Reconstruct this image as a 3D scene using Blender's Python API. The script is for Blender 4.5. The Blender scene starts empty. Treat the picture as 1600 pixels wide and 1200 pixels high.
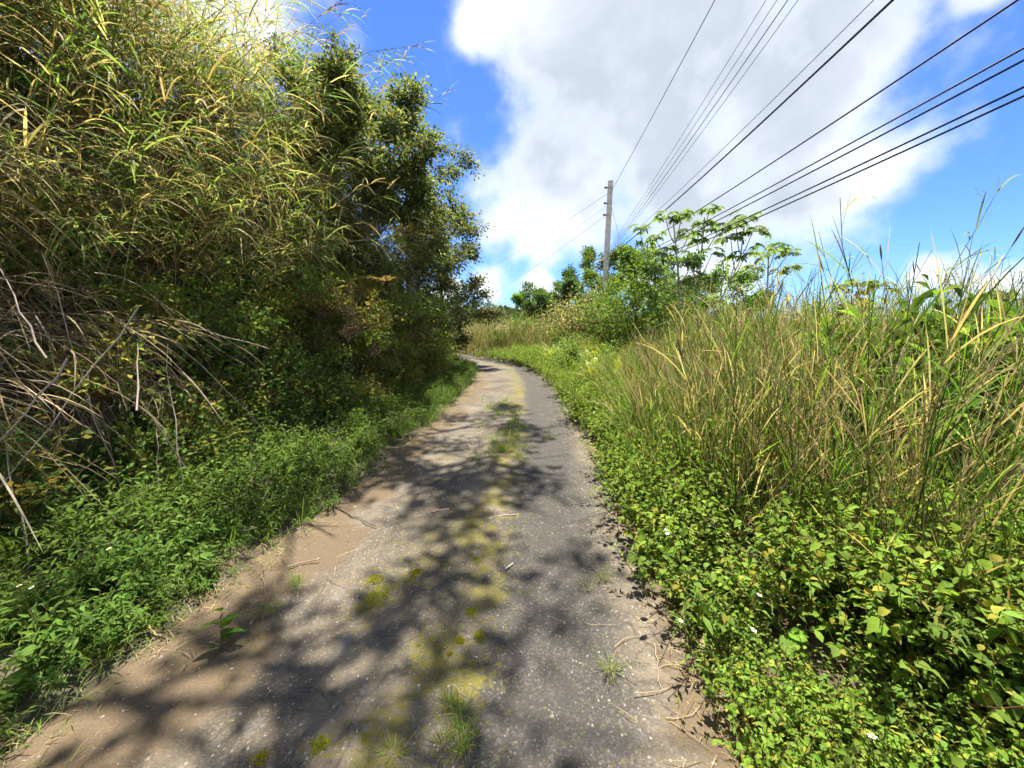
import bpy, math, random
import numpy as np
from mathutils import Vector, Matrix

# ------------------------------------------------------------------ camera, sky, sun
sc = bpy.context.scene
col = sc.collection
R = math.radians
PITCH, FPX, CAMZ = R(9.9), 600.0, 1.5          # 600 px focal length on a 1600 px wide picture
cd = bpy.data.cameras.new('camera'); cam = bpy.data.objects.new('camera', cd); col.objects.link(cam)
cd.sensor_width = 36; cd.lens = 36 * FPX / 1600; cd.clip_start = 0.05; cd.clip_end = 3000
cam.location = (0, 0, CAMZ); cam.rotation_euler = (R(90) - PITCH, 0, 0)
sc.camera = cam
SUN_AZ_VEC, SUN_EL = Vector((0.05, 0.95)).normalized(), R(75)
to_sun = Vector((SUN_AZ_VEC.x * math.cos(SUN_EL), SUN_AZ_VEC.y * math.cos(SUN_EL), math.sin(SUN_EL)))
sd = bpy.data.lights.new('sun', 'SUN'); sun = bpy.data.objects.new('sun', sd); col.objects.link(sun)
sd.energy = 4.3; sd.angle = R(0.55); sd.color = (1.0, 0.94, 0.84)
sun.rotation_euler = to_sun.to_track_quat('Z', 'Y').to_euler(); sun.location = (-20, 8, 30)
vs = sc.view_settings
vs.view_transform = 'Standard'; vs.look = 'None'; vs.exposure = 1.88; vs.gamma = 1.0; vs.use_curve_mapping = False
cy = sc.cycles
cy.max_bounces = 5; cy.diffuse_bounces = 4; cy.glossy_bounces = 1; cy.transmission_bounces = 3; cy.use_adaptive_sampling = True; cy.use_light_tree = False; cy.adaptive_threshold = 0.05; cy.transparent_max_bounces = 4
cy.use_denoising = True; cy.caustics_reflective = False; cy.caustics_refractive = False
cy.sample_clamp_indirect = 6


def ray(u, v):
    """world direction of a photo pixel (1600 x 1200), forward component 1 in camera space"""
    x = (u - 800) / FPX; yu = (600 - v) / FPX
    return np.array([x, math.cos(PITCH) + math.sin(PITCH) * yu, -math.sin(PITCH) + math.cos(PITCH) * yu])


def gnd(u, v, z=0.0):
    d = ray(u, v); t = (z - CAMZ) / d[2]
    return d * t + np.array([0, 0, CAMZ])


def aty(u, v, Y):
    d = ray(u, v)
    return d * (Y / d[1]) + np.array([0, 0, CAMZ])


# world: Nishita sky with cumulus laid on the sky directions
w = bpy.data.worlds.new('World'); sc.world = w; w.use_nodes = True
w.cycles.sampling_method = 'NONE'
nt = w.node_tree; nt.nodes.clear()


def N(tree, t, **kw):
    n = tree.nodes.new(t)
    for k, v in kw.items():
        setattr(n, k, v)
    return n


def mth(tree, op, a, b=None, c=None, clamp=False):
    n = tree.nodes.new('ShaderNodeMath'); n.operation = op; n.use_clamp = clamp
    for i, q in enumerate((a, b, c)):
        if q is None: continue
        if isinstance(q, (int, float)): n.inputs[i].default_value = q
        else: tree.links.new(q, n.inputs[i])
    return n.outputs[0]


def mrange(tree, v, a, b, c=0.0, d=1.0, smooth=True):
    n = tree.nodes.new('ShaderNodeMapRange'); n.interpolation_type = 'SMOOTHSTEP' if smooth else 'LINEAR'
    tree.links.new(v, n.inputs[0])
    for i, q in enumerate((a, b, c, d)): n.inputs[1 + i].default_value = q
    return n.outputs[0]


def mixc(tree, f, a, b, blend='MIX'):
    n = tree.nodes.new('ShaderNodeMix'); n.data_type = 'RGBA'; n.blend_type = blend
    if isinstance(f, (int, float)): n.inputs[0].default_value = f
    else: tree.links.new(f, n.inputs[0])
    for i, q in ((6, a), (7, b)):
        if isinstance(q, tuple): n.inputs[i].default_value = (*q, 1) if len(q) == 3 else q
        else: tree.links.new(q, n.inputs[i])
    return n.outputs[2]


def noise(tree, vec, scale, detail=4, rough=0.55, dist=0.0):
    n = tree.nodes.new('ShaderNodeTexNoise'); n.inputs['Scale'].default_value = scale
    n.inputs['Detail'].default_value = detail; n.inputs['Roughness'].default_value = rough; n.inputs['Distortion'].default_value = dist
    tree.links.new(vec, n.inputs['Vector'])
    return n.outputs[0]


sky = N(nt, 'ShaderNodeTexSky', sky_type='NISHITA', sun_disc=False, sun_elevation=SUN_EL,
        sun_rotation=math.atan2(SUN_AZ_VEC.x, SUN_AZ_VEC.y), altitude=900, air_density=1.0, dust_density=0.35, ozone_density=2.2)
geo = N(nt, 'ShaderNodeNewGeometry')
vneg = N(nt, 'ShaderNodeVectorMath', operation='SCALE'); vneg.inputs[3].default_value = -1.0
nt.links.new(geo.outputs['Incoming'], vneg.inputs[0])
DIR = vneg.outputs[0]
clouds = [(1010, 120, 300), (1210, 160, 280), (1120, -120, 420), (880, 40, 150), (1290, 40, 135), (900, 280, 150), (1080, 300, 220), (1340, 275, 150),
          (1240, 290, 130), (765, 60, 55), (815, 320, 90), (850, 385, 62), (768, 440, 40), (850, 440, 36), (1545, 425, 75), (1470, 440, 55), (1130, 430, 80),
          (1000, 420, 60), (1530, 10, 60), (350, -40, 200), (150, -160, 260), (690, 470, 40)]
blobs = []
for (u, v, r) in clouds:
    c = Vector(ray(u, v)).normalized(); e = Vector(ray(u + r, v)).normalized()
    blobs.append((c, (c - e).length))
wn = N(nt, 'ShaderNodeTexNoise'); wn.inputs['Scale'].default_value = 5.0; wn.inputs['Detail'].default_value = 3
nt.links.new(DIR, wn.inputs['Vector'])
wsub = N(nt, 'ShaderNodeVectorMath', operation='SUBTRACT'); nt.links.new(wn.outputs['Color'], wsub.inputs[0]); wsub.inputs[1].default_value = (.5, .5, .5)
wsc = N(nt, 'ShaderNodeVectorMath', operation='SCALE'); nt.links.new(wsub.outputs[0], wsc.inputs[0]); wsc.inputs[3].default_value = 0.16
wadd = N(nt, 'ShaderNodeVectorMath', operation='ADD'); nt.links.new(DIR, wadd.inputs[0]); nt.links.new(wsc.outputs[0], wadd.inputs[1])
WDIR = wadd.outputs[0]
field = None
for c, r in blobs:
    dn = N(nt, 'ShaderNodeVectorMath', operation='DISTANCE'); nt.links.new(WDIR, dn.inputs[0]); dn.inputs[1].default_value = c
    val = mth(nt, 'MULTIPLY_ADD', dn.outputs['Value'], -1.0 / r, 1.0)
    if field is None: field = val
    else:
        sm = N(nt, 'ShaderNodeMath', operation='SMOOTH_MAX'); sm.inputs[2].default_value = 0.25
        nt.links.new(field, sm.inputs[0]); nt.links.new(val, sm.inputs[1]); field = sm.outputs[0]
# broken cumulus goes on round the unseen sky, thickened there for extra fill light
sepd = N(nt, 'ShaderNodeSeparateXYZ'); nt.links.new(DIR, sepd.inputs[0])
broad = mth(nt, 'MULTIPLY_ADD', noise(nt, DIR, 2.1, 2, 0.5), 5.0, -2.25)
field = mth(nt, 'MAXIMUM', field, mth(nt, 'MULTIPLY_ADD', mrange(nt, sepd.outputs[1], 0.45, 0.1), 2.0, mth(nt, 'ADD', broad, -2.0)))
n1 = noise(nt, DIR, 6.0, 7, 0.57)
fieldc = mth(nt, 'MINIMUM', field, 0.75)
f = mth(nt, 'MULTIPLY_ADD', n1, 1.9, -0.95 - 0.02)
f = mth(nt, 'ADD', f, mth(nt, 'MULTIPLY', fieldc, 1.15))
mask = mrange(nt, f, -0.14, 0.72)
# thick middles of the clouds are grey underneath, thin rims are white
greyb = [(1060, 200, 330), (900, 170, 200), (1200, 60, 420), (1010, 330, 180), (1180, 290, 200), (1000, -80, 300), (1400, 20, 200)]
gfield = None
for (u, v, r) in greyb:
    c = Vector(ray(u, v)).normalized(); e = Vector(ray(u + r, v)).normalized()
    dn = N(nt, 'ShaderNodeVectorMath', operation='DISTANCE'); nt.links.new(WDIR, dn.inputs[0]); dn.inputs[1].default_value = c
    val = mth(nt, 'MULTIPLY_ADD', dn.outputs['Value'], -1.0 / (c - e).length, 1.0)
    gfield = val if gfield is None else mth(nt, 'MAXIMUM', gfield, val)
n3 = noise(nt, DIR, 4.5, 5, 0.55, 0.3)
thick = mth(nt, 'ADD', mth(nt, 'MULTIPLY', gfield, 1.1), mth(nt, 'MULTIPLY_ADD', n3, 2.0, -0.85))
thick = mth(nt, 'MULTIPLY', mrange(nt, thick, -0.25, 1.15), mrange(nt, f, 0.15, 0.85))
ccol = mixc(nt, thick, (3.0, 3.1, 3.25), (1.6, 1.78, 2.02))
skyt = mixc(nt, 1.0, sky.outputs[0], (0.23, 0.345, 0.59), 'MULTIPLY')
full = mixc(nt, mth(nt, 'MULTIPLY', mask, 0.97), skyt, ccol)
bg = N(nt, 'ShaderNodeBackground'); bg.inputs[1].default_value = 0.115
nt.links.new(full, bg.inputs[0])
wo = N(nt, 'ShaderNodeOutputWorld'); nt.links.new(bg.outputs[0], wo.inputs[0])

# ------------------------------------------------------------------ numeric helpers
RS = np.random.RandomState


def vnoise(x, y, seed=0):
    x = np.asarray(x, float); y = np.asarray(y, float)
    xi = np.floor(x).astype(np.int64); yi = np.floor(y).astype(np.int64)
    fx = x - xi; fy = y - yi; fx = fx * fx * (3 - 2 * fx); fy = fy * fy * (3 - 2 * fy)

    def h(a, b):
        n = (a * 374761393 + b * 668265263 + seed * 1442695041) & 0x7fffffff
        n = ((n ^ (n >> 13)) * 1274126177) & 0x7fffffff
        return ((n ^ (n >> 16)) & 0xffff) / 65535.0
    return (h(xi, yi) * (1 - fx) + h(xi + 1, yi) * fx) * (1 - fy) + (h(xi, yi + 1) * (1 - fx) + h(xi + 1, yi + 1) * fx) * fy


def fbm(x, y, seed=0, oct=4):
    s = 0; a = 0.5; x = np.asarray(x, float); y = np.asarray(y, float)
    for o in range(oct):
        s = s + a * vnoise(x * 2 ** o, y * 2 ** o, seed + o * 17); a *= 0.5
    return s / (1 - 0.5 ** oct)


def sstep(a, b, x):
    t = np.clip((np.asarray(x, float) - a) / (b - a), 0, 1)
    return t * t * (3 - 2 * t)


def nrm(v):
    return v / np.maximum(np.linalg.norm(v, axis=-1, keepdims=True), 1e-9)


class MB:
    """collects quads with per-vertex colour and links them as ONE mesh"""
    def __init__(s): s.v = []; s.f = []; s.c = []; s.n = 0

    def add(s, v, f, c):
        v = np.asarray(v, float).reshape(-1, 3); f = np.asarray(f, np.int64).reshape(-1, 4)
        c = np.asarray(c, float)
        if c.ndim == 1: c = np.tile(c, (len(v), 1))
        s.v.append(v); s.f.append(f + s.n); s.c.append(c); s.n += len(v)

    def arrays(s):
        return np.concatenate(s.v), np.concatenate(s.f), np.concatenate(s.c)

    def add_mb(s, o, loc, rz=0, sc_=1.0, tint=None):
        v, f, c = o
        ca, sa = math.cos(rz), math.sin(rz)
        M = np.array([[ca, -sa, 0], [sa, ca, 0], [0, 0, 1]]) * sc_
        s.add(v @ M.T + np.asarray(loc), f, c if tint is None else c * tint)

    def mesh(s, name, mat, smooth=True):
        v, f, c = s.arrays()
        me = bpy.data.meshes.new(name)
        tri = f[:, 3] == f[:, 2]
        order = np.concatenate([np.where(~tri)[0], np.where(tri)[0]])
        f = f[order]; nq = int((~tri).sum()); ntr = len(f) - nq
        loops = np.concatenate([f[:nq].reshape(-1), f[nq:, :3].reshape(-1)]).astype(np.int32)
        starts = np.concatenate([np.arange(nq) * 4, nq * 4 + np.arange(ntr) * 3]).astype(np.int32)
        me.vertices.add(len(v)); me.vertices.foreach_set('co', v.astype(np.float32).reshape(-1))
        me.loops.add(len(loops)); me.loops.foreach_set('vertex_index', loops)
        me.polygons.add(len(f)); me.polygons.foreach_set('loop_start', starts)
        me.polygons.foreach_set('use_smooth', np.full(len(f), smooth, bool))
        me.update(calc_edges=True)
        at = me.color_attributes.new('Col', 'FLOAT_COLOR', 'POINT')
        at.data.foreach_set('color', np.concatenate([c, np.ones((len(c), 1))], 1).astype(np.float32).reshape(-1))
        me.materials.append(mat)
        return me

    def build(s, name, mat, parent=None, smooth=True):
        o = bpy.data.objects.new(name, s.mesh(name, mat, smooth)); col.objects.link(o)
        if parent is not None:
            o.parent = parent
            if name in ('stalk', 'stem', 'foliage'): o['kind'] = 'stuff'
        return o


PROF = {'ovate': lambda t: np.clip(np.sin(np.pi * np.clip(t, 0, 1) ** 0.75) ** 0.8, 0.03, 1),
        'round': lambda t: np.clip(np.sin(np.pi * np.clip(t, 0, 1) ** 1.15) ** 0.6, 0.05, 1),
        'lance': lambda t: np.clip(np.sin(np.pi * np.clip(t, 0, 1) ** 0.6) ** 1.1, 0.03, 1),
        'blade': lambda t: np.clip((0.55 + 0.9 * t) * (1 - t ** 2.2), 0.03, 1),
        'strap': lambda t: np.clip(1 - t ** 4, 0.05, 1)}


def leaves(mb, base, d, n, L, W, c, prof='ovate', seg=3, fold=0.25, droop=0.2, mid=True, tip=None):
    base = np.asarray(base, float); K = len(base)
    if K == 0: return
    d = nrm(np.asarray(d, float)); side = nrm(np.cross(d, n)); n = np.cross(side, d)
    L = np.broadcast_to(np.asarray(L, float), K); W = np.broadcast_to(np.asarray(W, float), K)
    droop = np.broadcast_to(np.asarray(droop, float), K)
    c = np.asarray(c, float)
    if c.ndim == 1: c = np.tile(c, (K, 1))
    t = np.linspace(0, 1, seg + 1); wv = PROF[prof](t)
    # droop: rotate towards -z along the length, keeping the length
    ctr = base[:, None] + d[:, None] * (L[:, None] * t)[..., None]
    ctr[..., 2] -= droop[:, None] * L[:, None] * t ** 2
    half = side[:, None] * (W[:, None] * wv / 2)[..., None]
    up = n[:, None] * (W[:, None] * wv / 2 * fold)[..., None]
    cols = [ctr - half + up, ctr, ctr + half + up] if mid else [ctr - half, ctr + half]
    m = len(cols)
    v = np.stack(cols, 2)                                    # K, seg+1, m, 3
    idx = np.arange(K * (seg + 1) * m).reshape(K, seg + 1, m)
    f = np.stack([idx[:, :-1, :-1], idx[:, :-1, 1:], idx[:, 1:, 1:], idx[:, 1:, :-1]], -1)
    cc = np.repeat(np.repeat(c[:, None, None, :], seg + 1, 1), m, 2)
    if tip is not None:
        tt = (t ** 2)[None, :, None, None]
        cc = cc * (1 - tt) + np.asarray(tip)[None, None, None, :] * tt
    mb.add(v.reshape(-1, 3), f.reshape(-1, 4), cc.reshape(-1, 3))


def tubes(mb, P, Rr, c, sides=4, cap=False):
    P = np.asarray(P, float)
    if P.ndim == 2: P = P[None]
    Nn, K, _ = P.shape
    Rr = np.broadcast_to(np.asarray(Rr, float), (Nn, K))
    c = np.asarray(c, float)
    if c.ndim == 1: c = np.tile(c, (Nn, 1))
    T = nrm(np.gradient(P, axis=1))
    ref = np.where(np.abs(T[:, :1, 2:3]) > 0.8, np.array([[[1., 0, 0]]]), np.array([[[0, 0, 1.]]]))
    A = nrm(np.cross(T, np.broadcast_to(ref, T.shape))); B = np.cross(T, A)
    ang = np.arange(sides) * 2 * np.pi / sides
    v = P[:, :, None] + (A[:, :, None] * np.cos(ang)[None, None, :, None] + B[:, :, None] * np.sin(ang)[None, None, :, None]) * Rr[:, :, None, None]
    idx = np.arange(Nn * K * sides).reshape(Nn, K, sides)
    nx = np.roll(idx, -1, 2)
    f = np.stack([idx[:, :-1], nx[:, :-1], nx[:, 1:], idx[:, 1:]], -1)
    cc = np.repeat(np.repeat(c[:, None, None], K, 1), sides, 2)
    mb.add(v.reshape(-1, 3), f.reshape(-1, 4), cc.reshape(-1, 3))
    if cap:
        for e in (0, -1):
            ctr = P[:, e]
            vv = np.concatenate([v[:, e], ctr[:, None]], 1)
            ii = np.arange(Nn * (sides + 1)).reshape(Nn, sides + 1)
            a = ii[:, :sides]; b = np.roll(a, -1, 1); m = np.repeat(ii[:, sides:], sides, 1)
            mb.add(vv.reshape(-1, 3), np.stack([a, b, m, m], -1).reshape(-1, 4), np.repeat(c[:, None], sides + 1, 1).reshape(-1, 3))


def paths(base, d, L, bend, K=7, wob=0.0, rs=None):
    """N curved stems: base + d*L*s + bend*L*s^2"""
    t = np.linspace(0, 1, K)
    P = base[:, None] + d[:, None] * (L[:, None] * t)[..., None] + bend[:, None] * (L[:, None] * t ** 2)[..., None]
    if wob and rs is not None:
        P[:, 1:] += rs.normal(0, wob, P[:, 1:].shape) * L[:, None, None]
    return P


def along(P, i, s):
    """position and tangent at parameter s on stem i"""
    K = P.shape[1]; x = np.clip(s, 0, 0.9999) * (K - 1); k = x.astype(int); fr = (x - k)[:, None]
    a = P[i, k]; b = P[i, k + 1]
    return a * (1 - fr) + b * fr, nrm(b - a)


def rvec(rs, n): return nrm(rs.normal(0, 1, (n, 3)))


def pick(rs, cols, p, n, var=0.18):
    c = np.array(cols)[rs.choice(len(cols), n, p=np.array(p) / sum(p))]
    return c * (1 + rs.uniform(-var, var, (n, 1))) * (1 + rs.uniform(-0.06, 0.06, (n, 3)))


def tag(o, label=None, cat=None, group=None, kind=None):
    if cat and not kind: kind = 'thing'
    for k, v in (('label', label), ('category', cat), ('group', group), ('kind', kind)):
        if v: o[k] = v
    return o


def empty(name, loc=(0, 0, 0), rz=0):
    o = bpy.data.objects.new(name, None); col.objects.link(o); o.location = loc; o.rotation_euler = (0, 0, rz); o.empty_display_size = 0.1
    return o


def copy_tree(o, loc, rot, scale, parent=None):
    c = o.copy(); col.objects.link(c)
    c.location = loc; c.rotation_euler = rot; c.scale = (scale,) * 3 if not hasattr(scale, '__len__') else scale
    for ch in o.children:
        k = ch.copy(); col.objects.link(k); k.parent = c
        for g in ch.children:
            q = g.copy(); col.objects.link(q); q.parent = k
    return c


class Kind:
    """prototypes of one kind of plant: the first placing uses the prototype itself, later ones copies"""
    def __init__(s, protos): s.p = protos; s.used = [False] * len(protos); s.i = 0

    def put(s, loc, rz, scale, label=None, group=None, tilt=(0, 0), var=None):
        k = (s.i if var is None else var) % len(s.p); s.i += 1
        p = s.p[k]
        if not s.used[k]:
            s.used[k] = True; o = p
            o.location = loc; o.rotation_euler = (*tilt, rz); o.scale = (scale,) * 3 if not hasattr(scale, '__len__') else scale
        else:
            o = copy_tree(p, loc, (*tilt, rz), scale)
        if label: o['label'] = label
        if group: o['group'] = group
        return o


# ------------------------------------------------------------------ materials
def new_mat(name):
    m = bpy.data.materials.new(name); m.use_nodes = True; t = m.node_tree; t.nodes.clear()
    out = N(t, 'ShaderNodeOutputMaterial')
    return m, t, out


def leaf_mat(name, trans=0.5, rough=0.45, spec=0.35, vary=0.25):
    m, t, out = new_mat(name)
    at = N(t, 'ShaderNodeAttribute', attribute_name='Col')
    oi = N(t, 'ShaderNodeObjectInfo')
    g = N(t, 'ShaderNodeNewGeometry')
    hs = N(t, 'ShaderNodeHueSaturation')
    t.links.new(at.outputs['Color'], hs.inputs['Color'])
    t.links.new(mth(t, 'MULTIPLY_ADD', oi.outputs['Random'], 0.03, 0.485), hs.inputs['Hue'])
    blotch = noise(t, g.outputs['Position'], 35, 2)
    val = mth(t, 'MULTIPLY', mth(t, 'MULTIPLY_ADD', oi.outputs['Random'], vary, 1 - vary / 2), mth(t, 'MULTIPLY_ADD', blotch, 0.7, 0.65))
    t.links.new(val, hs.inputs['Value'])
    df = N(t, 'ShaderNodeBsdfDiffuse'); t.links.new(hs.outputs[0], df.inputs[0])
    gl = N(t, 'ShaderNodeBsdfGlossy'); gl.inputs['Roughness'].default_value = rough
    lw_ = N(t, 'ShaderNodeLayerWeight'); lw_.inputs[0].default_value = 0.12
    p = N(t, 'ShaderNodeMixShader'); t.links.new(mth(t, 'MULTIPLY', lw_.outputs[0], spec, clamp=True), p.inputs[0])
    t.links.new(df.outputs[0], p.inputs[1]); t.links.new(gl.outputs[0], p.inputs[2])
    tr = N(t, 'ShaderNodeBsdfTranslucent')
    tc = mixc(t, 1.0, hs.outputs[0], (1.25, 1.25, 0.7), 'MULTIPLY')
    t.links.new(tc, tr.inputs[0])
    mx = N(t, 'ShaderNodeMixShader'); mx.inputs[0].default_value = trans
    t.links.new(p.outputs[0], mx.inputs[1]); t.links.new(tr.outputs[0], mx.inputs[2]); t.links.new(mx.outputs[0], out.inputs[0])
    return m


def wood_mat(name, scale=30, rough=0.85, bump=0.4):
    m, t, out = new_mat(name)
    at = N(t, 'ShaderNodeAttribute', attribute_name='Col')
    tc = N(t, 'ShaderNodeTexCoord')
    mp = N(t, 'ShaderNodeMapping'); mp.inputs['Scale'].default_value = (1, 1, 0.15); t.links.new(tc.outputs['Object'], mp.inputs[0])
    n = noise(t, mp.outputs[0], scale, 6, 0.65)
    n_b = noise(t, tc.outputs['Object'], scale * 0.2, 4, 0.6)
    k = mth(t, 'MULTIPLY', mth(t, 'MULTIPLY_ADD', n, 1.0, 0.5), mth(t, 'MULTIPLY_ADD', n_b, 0.8, 0.6))
    cmb = N(t, 'ShaderNodeCombineColor'); [t.links.new(k, cmb.inputs[i]) for i in range(3)]
    c = mixc(t, 1.0, at.outputs['Color'], cmb.outputs[0], 'MULTIPLY')
    p = N(t, 'ShaderNodeBsdfPrincipled'); t.links.new(c, p.inputs['Base Color']); p.inputs['Roughness'].default_value = rough
    p.inputs['Specular IOR Level'].default_value = 0.2
    b = N(t, 'ShaderNodeBump'); b.inputs['Strength'].default_value = bump; b.inputs['Distance'].default_value = 0.01
    t.links.new(n, b.inputs['Height']); t.links.new(b.outputs[0], p.inputs['Normal'])
    t.links.new(p.outputs[0], out.inputs[0])
    return m


LEAF = leaf_mat('leaf_green')
GLOSSY = leaf_mat('leaf_glossy', 0.48, 0.35, 0.5)
DRY = leaf_mat('dry_straw', 0.3, 0.7, 0.15, 0.35)
WOOD = wood_mat('bark')
STONE = wood_mat('stone', 60, 0.9, 0.6)


def plain(name, c, rough=0.5, metal=0.0):
    m, t, out = new_mat(name)
    p = N(t, 'ShaderNodeBsdfPrincipled'); p.inputs['Roughness'].default_value = rough; p.inputs['Metallic'].default_value = metal
    g = N(t, 'ShaderNodeTexCoord'); n = noise(t, g.outputs['Object'], 12, 5)
    t.links.new(mixc(t, n, tuple(q * 0.7 for q in c), tuple(min(1, q * 1.3) for q in c)), p.inputs['Base Color'])
    t.links.new(p.outputs[0], out.inputs[0])
    return m


CABLE = plain('cable_rubber', (0.018, 0.018, 0.02), 0.6)
METAL = plain('galvanised_metal', (0.35, 0.36, 0.37), 0.45, 0.8)

# ground soil
SOIL, t, out = new_mat('soil')
g = N(t, 'ShaderNodeNewGeometry')
na = noise(t, g.outputs['Position'], 3.0, 8, 0.65); nb = noise(t, g.outputs['Position'], 40, 5, 0.7)
nc = noise(t, g.outputs['Position'], 0.35, 4)
c = mixc(t, mrange(t, na, 0.3, 0.7), (0.045, 0.034, 0.022), (0.12, 0.09, 0.055))
c = mixc(t, mrange(t, nb, 0.45, 0.75), c, (0.19, 0.145, 0.085))
c = mixc(t, mth(t, 'MULTIPLY', mrange(t, nc, 0.45, 0.6), 0.5), c, (0.045, 0.07, 0.02))
p = N(t, 'ShaderNodeBsdfPrincipled'); t.links.new(c, p.inputs['Base Color']); p.inputs['Roughness'].default_value = 0.95
b = N(t, 'ShaderNodeBump'); b.inputs['Strength'].default_value = 0.8; b.inputs['Distance'].default_value = 0.03
t.links.new(nb, b.inputs['Height']); t.links.new(b.outputs[0], p.inputs['Normal']); t.links.new(p.outputs[0], out.inputs[0])

# worn road: exposed aggregate, dirt, moss and lichen from the road mesh's own masks
ROAD, t, out = new_mat('worn_asphalt')
g = N(t, 'ShaderNodeNewGeometry'); POS = g.outputs['Position']
at = N(t, 'ShaderNodeAttribute', attribute_name='Col')
sep = N(t, 'ShaderNodeSeparateColor'); t.links.new(at.outputs['Color'], sep.inputs[0])
mossA, dirtA, trackA = sep.outputs
vor = N(t, 'ShaderNodeTexVoronoi'); vor.inputs['Scale'].default_value = 120; t.links.new(POS, vor.inputs['Vector'])
vor2 = N(t, 'ShaderNodeTexVoronoi'); vor2.inputs['Scale'].default_value = 70; t.links.new(POS, vor2.inputs['Vector'])
sv = N(t, 'ShaderNodeSeparateColor'); t.links.new(vor.outputs['Color'], sv.inputs[0])
sv2 = N(t, 'ShaderNodeSeparateColor'); t.links.new(vor2.outputs['Color'], sv2.inputs[0])
nbig = noise(t, POS, 2.2, 7, 0.62); nmid = noise(t, POS, 11, 6, 0.65); nfine = noise(t, POS, 90, 4, 0.7)
basec = mixc(t, mrange(t, nbig, 0.3, 0.7), (0.06, 0.050, 0.037), (0.15, 0.122, 0.086))
basec = mixc(t, trackA, basec, mixc(t, nmid, (0.034, 0.032, 0.029), (0.068, 0.062, 0.053)))
basec = mixc(t, mrange(t, sv.outputs[0], 0.5, 1.25), basec, mixc(t, sv.outputs[1], (0.13, 0.112, 0.09), (0.22, 0.195, 0.16)))
speck = mth(t, 'MULTIPLY', mrange(t, sv2.outputs[0], 0.88, 0.96), mrange(t, vor2.outputs['Distance'], 0.42, 0.25))
basec = mixc(t, speck, basec, mixc(t, sv2.outputs[1], (0.22, 0.19, 0.15), (0.36, 0.33, 0.28)))
basec = mixc(t, mth(t, 'MULTIPLY', mrange(t, nmid, 0.50, 0.66), 0.75), basec, (0.045, 0.042, 0.040))
basec = mixc(t, mth(t, 'MULTIPLY', mrange(t, noise(t, POS, 5.5, 6, 0.7), 0.56, 0.70), 0.4), basec, (0.32, 0.29, 0.25))
basec = mixc(t, mth(t, 'MULTIPLY', trackA, mth(t, 'MULTIPLY_ADD', nbig, 0.5, 0.3)), basec, (0.035, 0.033, 0.031))
vorc = N(t, 'ShaderNodeTexVoronoi', feature='DISTANCE_TO_EDGE'); vorc.inputs['Scale'].default_value = 1.7
wv_ = N(t, 'ShaderNodeTexNoise'); wv_.inputs['Scale'].default_value = 6; wv_.inputs['Detail'].default_value = 5; t.links.new(POS, wv_.inputs['Vector'])
wm = N(t, 'ShaderNodeVectorMath', operation='MULTIPLY_ADD'); t.links.new(wv_.outputs['Color'], wm.inputs[0]); wm.inputs[1].default_value = (.35, .35, 0); t.links.new(POS, wm.inputs[2])
t.links.new(wm.outputs[0], vorc.inputs['Vector'])
crack = mth(t, 'MULTIPLY', mrange(t, vorc.outputs['Distance'], 0.016, 0.004), mrange(t, nbig, 0.42, 0.55))
basec = mixc(t, mth(t, 'MULTIPLY', crack, 0.45), basec, (0.03, 0.026, 0.02))
dirtm = mrange(t, mth(t, 'ADD', dirtA, mth(t, 'MULTIPLY_ADD', nmid, 0.7, -0.35)), 0.3, 0.65)
basec = mixc(t, dirtm, basec, mixc(t, nfine, (0.065, 0.047, 0.028), (0.155, 0.112, 0.068)))
mossm = mrange(t, mth(t, 'ADD', mossA, mth(t, 'MULTIPLY_ADD', noise(t, POS, 34, 8, 0.8), 4.6, -2.3)), 0.38, 0.56)
basec = mixc(t, mth(t, 'MULTIPLY', mossm, 0.8), basec, mixc(t, noise(t, POS, 9, 4), (0.06, 0.05, 0.013), (0.20, 0.175, 0.02)))
p = N(t, 'ShaderNodeBsdfPrincipled'); t.links.new(basec, p.inputs['Base Color']); p.inputs['Roughness'].default_value = 0.88
p.inputs['Specular IOR Level'].default_value = 0.3
hgt = mth(t, 'ADD', mth(t, 'MULTIPLY', vor.outputs['Distance'], -0.5), mth(t, 'MULTIPLY', vor2.outputs['Distance'], -0.7))
hgt = mth(t, 'ADD', hgt, mth(t, 'MULTIPLY', nfine, 0.5))
b = N(t, 'ShaderNodeBump'); b.inputs['Strength'].default_value = 0.9; b.inputs['Distance'].default_value = 0.008
t.links.new(hgt, b.inputs['Height']); t.links.new(b.outputs[0], p.inputs['Normal']); t.links.new(p.outputs[0], out.inputs[0])

# ------------------------------------------------------------------ terrain and road
YK = [-30, -4, 1, 3, 5.7, 8.6, 11.4, 13.5, 16, 19, 24, 40]
CXK = [-1.5, -0.8, -0.42, -0.24, -0.06, 0.03, -0.22, -1.5, -4.0, -8, -16, -40]
XBK = [-4.2, -3.4, -3.05, -2.95, -2.45, -1.85, -2.1, -3.8, -6.5, -11, -20, -45]


def cx(y): return np.interp(y, YK, CXK)
def xb(y): return np.interp(y, YK, XBK)
def hl(y): return np.interp(y, [0, 1, 3, 6, 9, 12], [1.42, 1.36, 1.22, 1.03, .93, 0.85])
def hr(y): return np.interp(y, [0, 1, 3, 6, 9, 12], [1.38, 1.32, 1.26, 1.08, .9, 0.78])


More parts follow.
